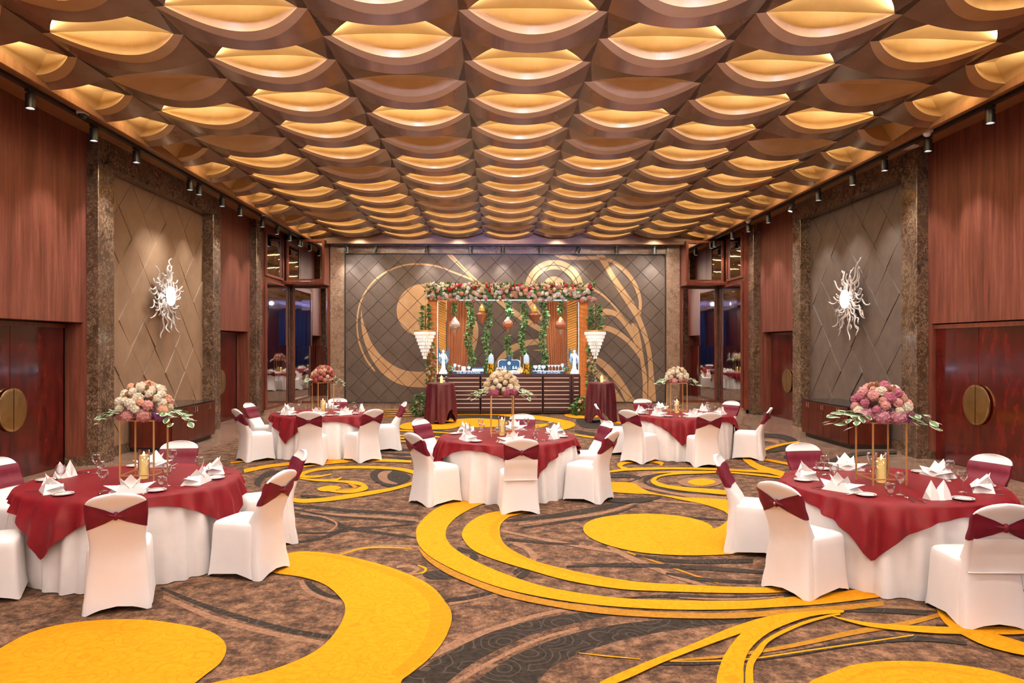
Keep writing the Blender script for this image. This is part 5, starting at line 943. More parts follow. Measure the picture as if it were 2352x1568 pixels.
M['amber_glass'] = mat('amber_glass', (.72, .42, .05), .15, .4, Emission_Color=(1, .6, .12), Emission_Strength=.4)
M['silver_glass'] = mat('silver_glass', (.80, .68, .62), .15, .6)
M['bulb'] = emit('bulb', (1, .85, .6), 14)
BX0, BX1, BY = -1.67, 2.44, 20.9
bar = thing('bar_counter', 'dark slatted wooden bar counter below the flower canopy', 'bar counter', (0, BY, .01))
b = MB(); b.box(((BX0+BX1)/2, .34, .58), (BX1-BX0, .60, 1.10)); make('body', b, M['black'], bar)
b = MB(); b.box(((BX0+BX1)/2, .33, 1.135), (BX1-BX0+.02, .70, .05), bev=.006); make('counter_top', b, M['bar_wood'], bar)
PAN = [(-1.66, -1.40), (-1.36, -.43), (-.41, .52), (.54, 1.37), (1.39, 2.17), (2.25, 2.44)]
for x0, x1 in PAN:
    for i in range(9):
        b = MB(); b.box(((x0+x1)/2, .0, .14+i*.1215), (x1-x0-.04, .03, .098), bev=.004); make('slat', b, M['bar_wood'], bar)
        if i < 8 and x1-x0 > .1: b = MB(); b.box(((x0+x1)/2, -.010, .14+(i+.5)*.1215), (x1-x0-.05, .02, .022)); make('gap_light_strip', b, M['pale_strip'], bar)  # pale strip flush in the slat gap, standing in for its backlight
    for x in (x0, x1): b = MB(); b.box((x, .0, .555), (.045, .05, 1.11)); make('stile', b, M['bar_wood'], bar)
CT = 1.172
# canopy frame
can = thing('bar_canopy', 'orange draped canopy frame standing around the bar', 'canopy', (0, 21.0, .01))
for x in (-1.805, 2.57):
    b = MB(); b.grid(lambda u, v: (x+(.125+.006*sin(v*150+u*9))*(cos(u*2*pi)/max(abs(cos(u*2*pi)), abs(sin(u*2*pi)))), (.12+.005*sin(v*150+u*9))*(sin(u*2*pi)/max(abs(cos(u*2*pi)), abs(sin(u*2*pi)))), v*3.3), 24, 90, closed=True)
    make('post', b, M['orange_cloth'], can, smooth=True)
    b = MB(); sx = 1 if x < 0 else -1; b.box((x+sx*.135, .10, 2.2), (.006, .006, 2.1)); make('led_edge', b, M['led_white'], can)
for x0, x1, s in ((-1.67, -1.455, 1), (2.15, 2.43, -1)):
    b = MB(); b.grid(lambda u, v: (x0+(x1-x0)*u, .52+.014*sin(v*190+s*u*9), 1.1+v*2.2), 6, 150); make('pleated_panel', b, M['yellow_cloth'], can, smooth=True)
for x0, x1, xb0, xb1 in ((-1.44, -.62, -1.44, -.88), (1.50, 2.15, 1.70, 2.15)):
    def cur(u, v):
        f = (1-v)**1.6; a = x0+(xb0-x0)*f; c = x1+(xb1-x1)*f
        return (a+(c-a)*u, .74+.045*sin(u*2*pi*9+v*.8)+.02*sin(u*2*pi*4.3), .15+v*3.15)
    b = MB(); b.grid(cur, 90, 16); make('curtain', b, M['rust_curtain'], can, smooth=True)
b = MB(); b.box((.43, 0, 3.47), (4.75, .30, .30)); make('beam', b, M['leaf'], can)
b = MB(); b.box((.43, .8, 3.40), (4.75, .12, .12)); make('back_beam', b, M['orange_cloth'], can)
for x in (-1.9, 2.65): b = MB(); b.box((x, .4, 3.40), (.12, .7, .12)); make('side_beam', b, M['orange_cloth'], can)
for x in (-1.84, 2.6): b = MB(); b.box((x, .8, 1.7), (.08, .08, 3.4)); make('back_post', b, M['orange_cloth'], can)
b = MB(); b.box((.40, .12, 3.308), (3.4, .03, .014)); make('led_strip', b, M['led_white'], can)
for x in (-.9, .4, 1.7): lamp('canopy_led', 'SPOT', (x, 21.05, 3.25), 45, (.80, .92, 1), (x, 21.2, 1.0), .1, 120, .8)
for x in (-1.2, -.2, .9, 2.0): lamp('counter_led', 'POINT', (x, 21.05, 1.30), 3.2, (.40, .70, 1), size=.05)
# floral garland on the beam
rr = random.Random(21)
gar = thing('flower_garland', 'thick pink, white and burgundy flower garland along the top of the canopy', 'garland', (0, 21.0, 3.6))
small = {c: pompon('bloom', FC[c], 1, 5, .5) for c in ('white', 'pink', 'rose', 'peach', 'red', 'mauve', 'cream', 'rust')}
hyd = {c: petal_head('bloom', FC[c], 1, 2) for c in ('white', 'pink', 'rose', 'peach', 'red', 'cream')}
for i in range(290):
    u = (i+rr.random())/290; a = rr.uniform(-.95, pi*.62); x = -1.98+4.85*u
    rad = .23+.04*rr.random(); y = -cos(a)*rad*.9-.02; z = sin(a)*rad*.95-.10
    low = z < -.05; c = rr.choice(('white', 'white', 'pink', 'white', 'white', 'peach') if low else ('pink', 'peach', 'red', 'cream', 'cream', 'red', 'white', 'cream'))
    r = rr.uniform(.042, .075); me = hyd[c] if (i % 2 and c in hyd) else small[c]
    link('bloom', me, gar, (x, y, z), (rr.random()*6, rr.random()*6, 0), (r, r, r))
def leaf_cloud(fn, n, L, w, seed):
    """many small leaves joined in one mesh: fn(rand) -> (point, outward direction)"""
    q = random.Random(seed); b = MB()
    for i in range(n):
        p, d = fn(q); p = Vector(p); d = Vector(d).normalized(); s = d.cross(Vector((q.uniform(-1, 1), q.uniform(-1, 1), q.uniform(-1, 1)))).normalized(); k = q.uniform(.7, 1.25)
        up = s.cross(d); l, ww = L*k, w*k
        b.add([p, p+d*l*.45+s*ww*.5+up*l*.06, p+d*l, p+d*l*.45-s*ww*.5+up*l*.06, p+d*l*.5-up*l*.03], [(0, 4, 1), (1, 4, 2), (2, 4, 3), (3, 4, 0)], q.choice((0, 0, 1)))
    return b
def foliage(name, parent, fn, n, L, w, seed, mats=None):
    return make(name, leaf_cloud(fn, n, L, w, seed), mats or [M['leaf'], M['leaf_mid']], parent, kind='stuff')
M['leaf_mid'] = noise_mat('leaf_mid', [(.3, (.09, .26, .08)), (.7, (.32, .52, .22))], (1, 1, 1), 20, 3, .5)
def gfn(q):
    a = q.uniform(-.9, pi*.7); return ((-2.0+4.9*q.random(), -cos(a)*.23, sin(a)*.22-.08), (q.uniform(-.6, .6), -cos(a), sin(a)+.2))
foliage('greenery', gar, gfn, 520, .11, .06, 4)
# hanging vines
def vine(label, x, y, z1, z0, n, sp=.07, sw=.05):
    t = thing('hanging_vine', label, 'vine', (x, y, 0), group='green vines hanging under the canopy')
    b = MB(); b.tube([(sw*sin(z*5), 0, z) for z in [z0+(z1-z0)*i/12 for i in range(13)]], .006, 5); make('stem', b, M['stem'], t)
    def fn(q):
        z = z0+(z1-z0)*q.random(); a = q.uniform(0, 2*pi); r = sp*q.uniform(.2, 1)*(.7+.5*sin(z*9)**2)
        return ((sw*sin(z*5)+r*cos(a)*.6, r*sin(a)*.5, z), (cos(a), sin(a), q.uniform(-1.2, .3)))
    foliage('foliage', t, fn, int(n*3.2), .10, .055, int(x*100)+50, [M['leaf_mid'], M['leaf']]); return t
for x, z1, z0, n in ((-.74, 3.3, 1.42, 150), (-.22, 3.3, 1.45, 130), (.40, 3.3, 2.86, 55), (.40, 2.30, 1.70, 50), (.83, 3.3, 1.70, 120), (1.43, 3.3, 1.45, 140)):
    vine('leafy green vine hanging in front of the bar wall' if z0 > 1.5 else 'long leafy green vine reaching the bar counter', x, 21.25, z1, z0, n, .10 if z0 < 1.6 else .075)
for x in (-1.20, 1.92): vine('short green sprig above a hanging onion lantern', x, 21.2, 3.3, 2.92, 22, .06, .02)
# hanging lanterns
def lantern(kind, x, z_top, z_bot, body, label):
    t = thing('hanging_lantern', label, 'lantern', (x, 21.2, 0)); H = z_top-z_bot
    b = MB(); b.tube([(0, 0, z_top), (0, 0, 3.32)], .005, 5); make('cord', b, M['black'], t)
    if kind == 'onion':
        b = MB(); b.lathe([(.010, z_top), (.03, z_top-.03*H), (.055, z_top-.10*H), (.075, z_top-.17*H)], 12); make('neck', b, M[body[0]], t, smooth=True)
        b = MB(); b.lathe([(.075, z_top-.17*H), (.13, z_top-.27*H), (.165, z_top-.40*H), (.165, z_top-.50*H), (.14, z_top-.60*H), (.085, z_top-.66*H)], 12); make('globe', b, M[body[1]], t)
        b = MB(); b.lathe([(.085, z_top-.66*H), (.06, z_top-.73*H), (.02, z_top-.90*H), (0, z_bot)], 12); make('finial', b, M[body[2]], t, smooth=True)
    else:
        b = MB(); b.lathe([(.012, z_top), (.04, z_top-.08*H), (.085, z_top-.24*H), (.09, z_top-.34*H), (.085, z_top-.36*H)], 12); make('dome', b, M['amber_glass'], t, smooth=True)
        b = MB(); b.lathe([(.088, z_top-.36*H), (.10, z_top-.40*H), (.20, z_top-.52*H), (.17, z_top-.58*H), (0, z_bot)], 8, m=[0, 0, 0, 0]); make('cone', b, M[body[1]], t)
    b = MB(); b.ball((0, -.06, z_top-.16*H), .022, 8, 6); make('bulb', b, M['bulb'], t, smooth=True)
lantern('onion', -1.18, 2.84, 2.27, ('silver_glass', 'silver_glass', 'silver_glass'), 'silver onion lantern hanging before the left rust curtain tie'.replace('left ', ''))
lantern('onion', .375, 2.84, 2.33, ('silver_glass', 'copper_glass', 'copper_glass'), 'copper onion lantern hanging over the middle of the bar')
lantern('onion', 1.925, 2.84, 2.27, ('amber_glass', 'copper_glass', 'silver_glass'), 'two-tone onion lantern with amber neck before a rust curtain')
lantern('diamond', -.385, 3.22, 2.61, ('', 'copper_glass'), 'diamond copper lantern with amber dome, beside the silver onion lantern')
lantern('diamond', 1.16, 3.20, 2.60, ('', 'copper_glass'), 'diamond copper lantern with amber dome, beside the two-tone onion lantern')
# crystal chandeliers hanging at the canopy ends
def chandelier(label, x):
    t = thing('crystal_chandelier', label, 'chandelier', (x, 20.72, 0)); z = 2.41
    b = MB(); b.lathe([(0, .02), (.31, .02), (.315, .01), (.31, -.012), (0, -.012)], 28, (0, 0, z)); make('gold_plate', b, M['gold'], t, smooth=True, angle=40)
    b = MB(); b.tube([(0, 0, z), (0, .16, 3.40)], .008, 6); make('rod', b, M['gold'], t)
    for i in range(8):
        r = .30-.0365*i; zz = z-.03-i*.098; n = max(6, int(2*pi*r/.047)); b = MB()
        for j in range(n):
            a = 2*pi*j/n; b.box((r*cos(a), r*sin(a), zz-.035), (.016, .034, .088), rz=a, bev=.005)
        tr = make('crystal_tier', b, M['crystal'], t, kind='stuff')
        b = MB(); b.lathe([(r+.006, .0), (r+.006, .01), (r-.02, .01), (r-.02, 0), (r+.006, 0)], 24, (0, 0, zz+.005)); make('tier_ring', b, M['gold'], tr)
    lamp('chandelier_bulb', 'POINT', (x, 20.72, 2.2), 4, (1, .9, .75), size=.08)
    return t
chandelier('tiered crystal chandelier hanging beside the silver onion lantern end', -2.0); chandelier('tiered crystal chandelier hanging at the two-tone lantern end', 2.87)
def bush(name, label, cat, x, y, z0, z1, r, n, seed, L=.11, w=.05, taper=.5, flowers=0, mats=None):
    t = thing(name, label, cat, (x, y, 0))
    b = MB(); b.tube([(0, 0, z0), (0, 0, (z0+z1)/2), (0, 0, z1-.05)], [.018, .014, .006], 6); make('stem', b, M['stem'], t)
    def fn(q):
        f = q.random(); z = z0+(z1-z0)*f; a = q.uniform(0, 2*pi); rr_ = r*(1-taper*abs(f-.4)*1.6)*q.uniform(.4, 1)
        return ((rr_*cos(a)*.8, rr_*sin(a)*.6, z), (cos(a), sin(a), q.uniform(-.7, .6)))
    foliage('foliage', t, fn, n, L, w, seed, mats)
    for i in range(flowers):
        q = rr; f = q.random(); a = q.uniform(pi, 2*pi); s = q.uniform(.03, .05)
        link('bloom', rr.choice((hyd['white'], hyd['pink'], small['cream'], hyd['peach'])), t, (r*.7*cos(a), r*.6*sin(a), z0+(z1-z0)*f), (0, 0, f*6), (s,)*3)
    return t
bush('hanging_plant', 'trailing leafy plant above the chandelier on the silver lantern end', 'plant', -1.98, 20.72, 2.44, 3.14, .20, 260, 31, .10, .045)
bush('hanging_plant', 'bushy fern-like plant above the chandelier on the two-tone lantern end', 'plant', 2.88, 20.72, 2.44, 3.14, .26, 300, 32, .12, .045)
bush('post_garland', 'garland of leaves and pale flowers climbing the canopy post behind the velvet table', 'garland', -1.86, 20.78, .9, 2.15, .17, 240, 33, .10, .05, .2, 22)
bush('post_garland', 'tall garland of leaves and roses climbing the canopy post at the bar end panel', 'garland', 2.78, 20.80, .25, 2.15, .16, 360, 34, .10, .05, .2, 26)
bush('floor_plant', 'spray of feathery greenery on the floor at the canopy post foot, in the marble border', 'plant', -2.12, 20.45, .01, .62, .30, 260, 35, .14, .05, 1.0, 2)
bush('floor_plant', 'leafy greenery with a pale rose at the foot of the rose-garlanded post', 'plant', 2.42, 20.55, .01, .50, .36, 280, 36, .13, .05, 1.0, 3)

# ---- things on the bar
def sign(x0, x1, label):
    t = thing('bar_sign', label, 'sign', ((x0+x1)/2, BY+.08, CT)); w_ = x1-x0
    b = MB(); b.box((0, 0, .042), (w_, .10, .084), bev=.006); make('sign_box', b, M['blue_board'], t)
    b = MB(); b.box((0, .0, .087), (w_+.01, .24, .008)); make('shelf', b, M['lit_white'], t)
    cu = bpy.data.curves.new('sign_text', 'FONT'); cu.body = 'THE SIP STATION'; cu.align_x = 'CENTER'; cu.align_y = 'CENTER'; cu.size = .088; cu.extrude = .002; cu.offset = .0018
    to = bpy.data.objects.new('tmp', cu); COL.objects.link(to); bpy.context.view_layer.update()
    me = bpy.data.meshes.new_from_object(to.evaluated_get(bpy.context.evaluated_depsgraph_get())); bpy.data.objects.remove(to)
    me.materials.clear(); me.materials.append(M['lit_white']); link('lettering', me, t, (0, -.054, .043), (pi/2, 0, 0))
sign(-1.21, -.33, 'blue sign with white lettering below the stemmed glasses, beside the leafy topiary'); sign(1.09, 1.99, 'blue sign with white lettering below the row of martini glasses')
mg = MB(); mg.lathe([(0, .001), (.035, .001), (.036, .004), (.006, .010), (.0045, .02), (.0045, .10), (.008, .105), (.055, .165), (.054, .167), (.006, .110), (0, .108)], 18); MARTINI = mg.mesh('martini_glass', [M['glass_blue']] if 'glass_blue' in M else [M['glass']], True)
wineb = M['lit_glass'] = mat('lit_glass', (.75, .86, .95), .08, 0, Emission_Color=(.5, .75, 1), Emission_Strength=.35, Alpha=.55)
for me in (MARTINI,): me.materials[0] = wineb
BARGL = GLASS.copy(); BARGL.materials.clear(); BARGL.materials.append(wineb)
def put(name, me, x, y, z, label, cat, group, sc_=1): return link(name, me, None, (x, y, z), (0, 0, 0), (sc_,)*3, label=label, category=cat, group=group)
SH = CT+.092
for x in (-1.16, ): put('wine_glass', BARGL, x, BY+.08, SH, 'backlit stemmed glass at the topiary end of the bar sign', 'glass', 'stemmed glasses on the bar', 1.1)
for x in (-1.04, ): put('martini_glass', MARTINI, x, BY+.08, SH, 'single backlit martini glass beside the stemmed glass', 'glass', 'lone martini glass')
for x in (-.94, -.88): put('tumbler', None, x, BY+.08, SH, 'tall backlit highball tumbler on the bar sign shelf', 'glass', 'tumblers on the bar')
tbm = MB(); tbm.lathe([(0, .002), (.030, .002), (.034, .13), (.032, .13), (.028, .008), (0, .008)], 16); TUM = tbm.mesh('tumbler', wineb, True)
for o in bpy.data.objects:
    if o.name.startswith('tumbler') and o.data is None:
        o2 = link('tumbler', TUM, None, o.location, label=o['label'], category='glass', group=o['group']); bpy.data.objects.remove(o)
bw = MB(); bw.lathe([(0, .002), (.03, .002), (.03, .006), (.006, .015), (.006, .045), (.04, .06), (.055, .09), (.05, .125), (.047, .125), (.05, .09), (.036, .065), (0, .055)], 18); BOWL = bw.mesh('goblet', wineb, True)
put('goblet', BOWL, -.755, BY+.08, SH, 'wide backlit goblet between tumblers and the shot rack', 'glass', 'wide goblet')
rk = thing('shot_rack', 'white rack holding a row of small blue shot glasses', 'rack', (-.50, BY+.08, SH)); b = MB(); b.box((0, 0, .03), (.33, .08, .06), bev=.005); make('rack', b, M['lit_white'], rk)
for i in range(5): b = MB(); b.lathe([(0, .06), (.024, .06), (.027, .105), (.025, .105), (.022, .066), (0, .066)], 12, (-.13+i*.065, 0, 0)); make('shot_glass', b, M['blue_board'], rk, smooth=True)
for i in range(4): put('martini_glass', MARTINI, 1.56+i*.095, BY+.08, SH, 'backlit martini glass in the row beside the pink topiary', 'glass', 'row of martini glasses')
put('wine_glass', BARGL, 1.95, BY+.08, SH, 'backlit stemmed glass at the end of the martini row', 'glass', 'stemmed glass by martini row', 1.1)
for x, lb in ((1.17, 'round backlit punch glass nearest the lemon jar'), (1.40, 'round backlit punch glass nearest the martini row')): put('goblet', BOWL, x, BY+.08, SH, lb, 'glass', 'punch glasses', 1.25)
sk = thing('skull_jar', 'small blue decanter between two round punch glasses', 'decanter', (1.285, BY+.08, SH)); b = MB(); b.lathe([(0, 0), (.05, .0), (.055, .03), (.045, .07), (.022, .09), (.03, .12), (.04, .14), (.03, .165), (0, .17)], 16); make('body', b, M['lit_white'], sk, smooth=True); b = MB(); b.lathe([(.051, .02), (.056, .03), (.048, .06)], 16); make('band', b, M['blue_board'], sk)
def jar(x, label):
    t = thing('drink_dispenser', label, 'dispenser', (x, BY+.12, CT))
    b = MB(); b.lathe([(0, 0), (.098, 0), (.102, .01), (.102, .295), (.095, .30), (0, .30)], 24); make('lemon_tin', b, M['lemon'], t, smooth=True, angle=40)
    b = MB(); b.lathe([(.078, .302), (.082, .31), (.084, .45), (.075, .50), (.055, .53)], 22); make('glass_jar', b, wineb, t, smooth=True)
    b = MB(); b.lathe([(.06, .53), (.062, .545), (.03, .56), (.012, .57), (.018, .59), (.010, .605), (0, .607)], 16); make('lid', b, M['lit_white'], t, smooth=True)
    b = MB(); b.tube([(0, -.08, .33), (0, -.12, .33), (0, -.12, .31)], .008, 6); make('tap', b, M['chrome'], t)
jar(-.115, 'glass drink dispenser on a lemon-patterned tin, beside the shot rack'); jar(.91, 'glass drink dispenser on a lemon-patterned tin, beside the punch glasses')
# treasure-chest style bottle display
cs = thing('bottle_display', 'blue trunk display with white trim, figurine and bottles', 'display', (.41, BY+.25, CT))
def rbox(w_, h_, r, y0, y1, z): 
    o = []
    for cx_, cz_, a0 in ((w_/2-r, h_-r, 0), (-w_/2+r, h_-r, pi/2), (-w_/2+r*.4, r*.4, pi), (w_/2-r*.4, r*.4, 1.5*pi)):
        for k in range(6): o.append((cx_+(r if cz_ > r else r*.4)*cos(a0+k*pi/10), cz_+(r if cz_ > r else r*.4)*sin(a0+k*pi/10)))
    B = MB(); n = len(o); B.add([(x, y0, z+q) for x, q in o]+[(x, y1, z+q) for x, q in o], [tuple(range(n)), tuple(range(2*n-1, n-1, -1))]+[(i, n+i, n+(i+1) % n, (i+1) % n) for i in range(n)]); return B
make('lid_trim', rbox(.66, .32, .09, .02, .05, .09), M['lit_white'], cs); make('lid_board', rbox(.61, .29, .08, -.005, .03, .105), M['blue_board'], cs)
b = MB(); b.box((0, -.05, .045), (.62, .16, .09), bev=.01); make('tray', b, M['lit_white'], cs)
for i in range(3): b = MB(); b.box((-.16+i*.16, -.133, .045), (.12, .006, .05)); make('tray_panel', b, M['china'], cs)
for i, x in enumerate((-.19, -.11, .12, .20)):
    b = MB(); b.lathe([(0, .09), (.034, .09), (.037, .10), (.037, .16), (.016, .185), (.014, .21), (.02, .212), (.02, .225), (0, .227)], 14, (x, -.05, 0)); bt = make('bottle', b, M['lit_white'], cs, smooth=True)
    b = MB(); b.lathe([(.0378, .11), (.0378, .15)], 14, (x, -.05, 0)); make('bottle_label', b, M['black' if i % 2 else 'blue_board'], bt, smooth=True)
b = MB(); b.lathe([(0, .09), (.062, .09), (.07, .14), (.055, .22), (.05, .26), (.062, .29), (.06, .33), (.045, .36), (.05, .38), (.068, .42), (.066, .50), (.07, .53), (0, .535)], 16, (0, -.04, 0)); fg = make('figurine', b, M['blue_skin'], cs, smooth=True)
b = MB(); b.ball((0, -.095, .31), .048, 12, 8, sz=1.1); make('skull_face', b, M['lit_white'], fg, smooth=True)
b = MB(); b.ball((-.018, -.138, .318), .011, 8, 6); b.ball((.018, -.138, .318), .011, 8, 6); make('eye_sockets', b, M['black'], fg)
b = MB(); b.lathe([(.071, .523), (.074, .53), (.071, .54)], 16, (0, -.04, 0)); make('rim_band', b, M['gold'], fg, smooth=True)
def ring_plate(x, label):
    t = thing('round_platter', label, 'platter', (x, BY+.14, CT+.105)); b = MB(); b.lathe([(.0, .006), (.052, .004), (.055, .0), (.085, .012), (.098, .018), (.1, .012), (.085, .002), (0, 0)], 24); o = make('dish', b, M['chrome'], t, rot=(pi/2-.15, 0, 0), smooth=True)
    b = MB(); b.lathe([(0, .0075), (.045, .0068)], 20); make('centre', b, M['brass'] if x > .5 else M['blue_board'], o)
    b = MB(); b.box((0, .03, -.10), (.10, .05, .012)); make('foot', b, M['black'], t)
ring_plate(.105, 'round silver platter with blue centre leaning beside the trunk display'); ring_plate(.72, 'round silver platter with gold centre leaning beside the trunk display')
for x, z, lb, m in ((.055, .44, 'dark slender cone ornament behind the blue-centred platter', 'stem'), (.745, .49, 'gold slender cone ornament behind the gold-centred platter', 'brass')):
    t = thing('cone_ornament', lb, 'ornament', (x, BY+.28, CT)); b = MB(); b.lathe([(0, 0), (.045, 0), (.045, .015), (.03, .03), (.028, .12), (.012, .3), (.008, z), (0, z+.01)], 14); make('cone', b, M[m], t, smooth=True); b = MB(); b.lathe([(.046, .0), (.05, .008), (.046, .016)], 14); make('base', b, M['gold'], t)
t = thing('tall_taper', 'tall thin pale taper behind the blue figurine', 'taper', (.50, BY+.42, CT)); b = MB(); b.lathe([(0, 0), (.03, 0), (.03, .02), (.012, .05), (.010, .66), (0, .68)], 10); make('taper', b, M['china'], t, smooth=True); b = MB(); b.lathe([(.0, 0), (.05, 0), (.05, .012), (0, .014)], 12); make('foot', b, M['chrome'], t)
def topiary(x, label, pink):
    t = thing('topiary', label, 'plant', (x, BY+.10, CT)); b = MB(); b.lathe([(0, 0), (.036, 0), (.048, .09), (.044, .09), (0, .08)], 14); make('pot', b, M['stem'] if not pink else M['rust_curtain'], t, smooth=True, angle=50)
    def fn(q):
        a = q.uniform(0, 2*pi); z = q.uniform(-1, 1); r = math.sqrt(1-z*z); return ((.06*r*cos(a), .06*r*sin(a), .15+.06*z), (r*cos(a), r*sin(a), z))
    foliage('foliage', t, fn, 110, .05, .03, 9, [M['leaf_mid'], M['leaf']])
    if pink: link('bloom', petal_head('bloom', FC['mauve'], 1, 1), t, (0, 0, .27), (0, 0, 0), (.06,)*3)
topiary(-1.285, 'round green topiary in dark pot between the winged statue and the sign', False); topiary(2.06, 'topiary with pink bloom on top, beside the last martini glass', True)
for x in (-.285, 1.05): bush('potted_herb', 'small green herb beside the lemon tin and the '+('shot rack' if x < 0 else 'punch glasses'), 'plant', x, BY+.14, CT, CT+.26, .07, 60, int(40+x*3), .06, .035)
# winged statues (white lit figures with dark blue wings)
def statue(x, s, label):
    t = thing('winged_statue', label, 'statue', (x, BY+.16, CT))
    b = MB(); b.box((0, 0, .03), (.24, .18, .06), bev=.008); b.ball((-.05, -.04, .09), .05, 8, 6); b.ball((.06, -.04, .085), .045, 8, 6); make('rock_base', b, M['lit_white'], t)
    b = MB(); b.lathe([(.0, .08), (.06, .09), (.066, .14), (.045, .25), (.058, .34), (.040, .41), (.062, .49), (.070, .55), (.05, .59), (.022, .60), (0, .605)], 16, (0, 0, 0), sy=.72)
    b.tube([(.058, 0, .555), (.105, -.03, .47), (.07, -.08, .43)], [.022, .018, .013], 8); b.tube([(-.058, 0, .555), (-.115, -.02, .50), (-.10, -.06, .60)], [.022, .018, .013], 8); body = make('figure', b, M['lit_white'], t, smooth=True)
    b = MB(); b.tube([(0, 0, .59), (0, -.005, .63)], .018, 8); b.ball((0, -.012, .655), .040, 12, 9, sz=1.2); b.ball((0, -.05, .65), .008, 6, 5); make('head', b, M['lit_white'], body, smooth=True)
    b = MB(); b.ball((0, .008, .668), .043, 10, 7, sz=1.1); make('hair', b, M['blue_skin'], body, smooth=True)
    for q in (-1, 1):
        pts = [(.03, .50), (.07, .62), (.12, .72), (.145, .77), (.16, .70), (.165, .58), (.155, .44), (.12, .30), (.07, .22), (.04, .34)]
        b = MB(); n = len(pts); b.add([(q*px, .05+px*.2, pz) for px, pz in pts]+[(q*px, .07+px*.2, pz) for px, pz in pts], [tuple(range(n)), tuple(range(2*n-1, n-1, -1))]+[(i, n+i, n+(i+1) % n, (i+1) % n) for i in range(n)])
        wg = make('wing', b, M['blue_skin'], t)
        for k in range(4): b = MB(); b.bar((q*(.06+k*.022), .044+.2*(.06+k*.022), .60-k*.05), (q*(.09+k*.018), .046+.2*(.09+k*.018), .30+.03*k), .006, .012); make('feather', b, M['lit_white'], wg)
statue(-1.50, 1, 'white winged statue glowing blue beside the green topiary'); statue(2.31, -1, 'white winged statue glowing blue beside the pink topiary')
# ---- tall cocktail tables in velvet
def cocktail(x, y, label, seed):
    g = label; t = thing('cocktail_table', 'tall cocktail table under dark wine velvet, '+g, 'table', (x, y, .012))
    b = MB(); b.lathe([(0, 1.0), (.33, 1.0), (.335, 1.01), (.33, 1.02), (0, 1.02)], 28); make('table_top', b, M['cab_wood'], t); b = MB(); b.lathe([(0, .02), (.22, .02), (.23, 0), (.03, .06), (.03, 1.0), (0, 1.0)], 14); make('pedestal', b, M['black'], t)
    q = random.Random(seed); ph = q.random()*6; n = 120; B = MB(); rows = [(0, 0), (.2, 0), (.335, 0), (.345, .008), (.35, .05), (.36, .25), (.375, .5), (.39, .8), (.40, 1)]
    def P(i, j):
        a = 2*pi*i/n; r, f = rows[j]; fo = .6*sin(15*a+ph+sin(2*a))+.4*sin(9*a+ph*2); hem = .02+.30*max(0, sin(2*a+ph*0+seed))**3+.08*max(0, sin(7*a+ph))
        if j < 3: return (r*cos(a), r*sin(a), 1.035)
        r += .035*fo*min(1, f*2.5); z = 1.033-(1.033-hem)*f; return (r*cos(a), r*sin(a), z)
    B.add([P(i, j) for i in range(n) for j in range(len(rows))], [(i*len(rows)+j, i*len(rows)+j+1, ((i+1) % n)*len(rows)+j+1, ((i+1) % n)*len(rows)+j) for i in range(n) for j in range(len(rows)-1)])
    link('velvet_cloth', B.mesh('velvet_cloth', M['velvet_dark'], True), None, (x, y, .008), label='dark wine velvet cloth falling in folds over the cocktail table '+g, category='tablecloth')
    c = thing('pillar_candle', 'small yellow candle with tag on the cocktail table '+g, 'candle', (x+.02, y-.02, 1.045)); b = MB(); b.lathe([(0, 0), (.036, 0), (.037, .15), (.03, .158), (0, .15)], 16); make('wax', b, M['candle'], c, smooth=True, angle=50); b = MB(); b.lathe([(0, .152), (.006, .16), (.008, .17), (0, .19)], 8); make('flame', b, M['flame'], c, smooth=True)
    b = MB(); b.box((.045, -.06, .05), (.07, .006, .05)); make('tag', b, M['china'], c, rot=(0, 0, .25))
    for dx in (-.15, .17): link('martini_glass', MARTINI2, None, (x+dx, y-.03, 1.045), label='clear martini glass on the cocktail table '+g, category='glass', group='martini glasses '+g)
MARTINI2 = MARTINI.copy(); MARTINI2.materials.clear(); MARTINI2.materials.append(M['glass'])
cocktail(-1.39, 18.62, 'by the green topiary end', 3); cocktail(2.75, 18.78, 'by the rose-garlanded post', 5)

# ================================================================== CABINETS AND WALL SCULPTURES
def cabinet(s, X0, X1, Y0, Y1, label):
    """s=+1: cabinet on the left wall with its doors facing +x"""
    t = thing('sideboard', label, 'cabinet', ((X0+X1)/2, (Y0+Y1)/2, .0)); D = abs(X1-X0); L = Y1-Y0; fx = s*D/2
    b = MB(); b.box((-s*.01, 0, .44), (D-.02, L-.02, .72)); make('body', b, M['cab_wood'], t)
    b = MB(); b.box((-s*.03, 0, .05), (D-.08, L-.06, .08)); make('toe_kick', b, M['black'], t)
    b = MB(); b.box((0, 0, .81), (D+.02, L+.02, .025), bev=.004); make('stone_top', b, mat('black_stone', (.02, .018, .018), .08), t)
    n = 6; w_ = (L-.03)/n
    for i in range(n):
        yc = -L/2+.015+w_*(i+.5); b = MB(); b.box((fx, yc, .445), (.02, w_-.008, .69), bev=.003); d = make('door', b, M['cab_wood'], t)
        hy = yc+(w_/2-.045)*(1 if i % 2 == 0 else -1); b = MB(); b.tube([(fx+s*.01, hy, .66), (fx+s*.035, hy, .665), (fx+s*.035, hy, .755), (fx+s*.01, hy, .76)], .006, 6); make('handle', b, M['chrome'], d)
cabinet(1, -6.84, -6.07, 13.75, 15.86, 'dark red wood sideboard against the warm taupe panel wall'); cabinet(-1, 7.62, 6.81, 13.82, 15.93, 'dark red wood sideboard against the grey panel wall')
M['blown_glass'] = mat('blown_glass', (.80, .75, .72), .10, .3)
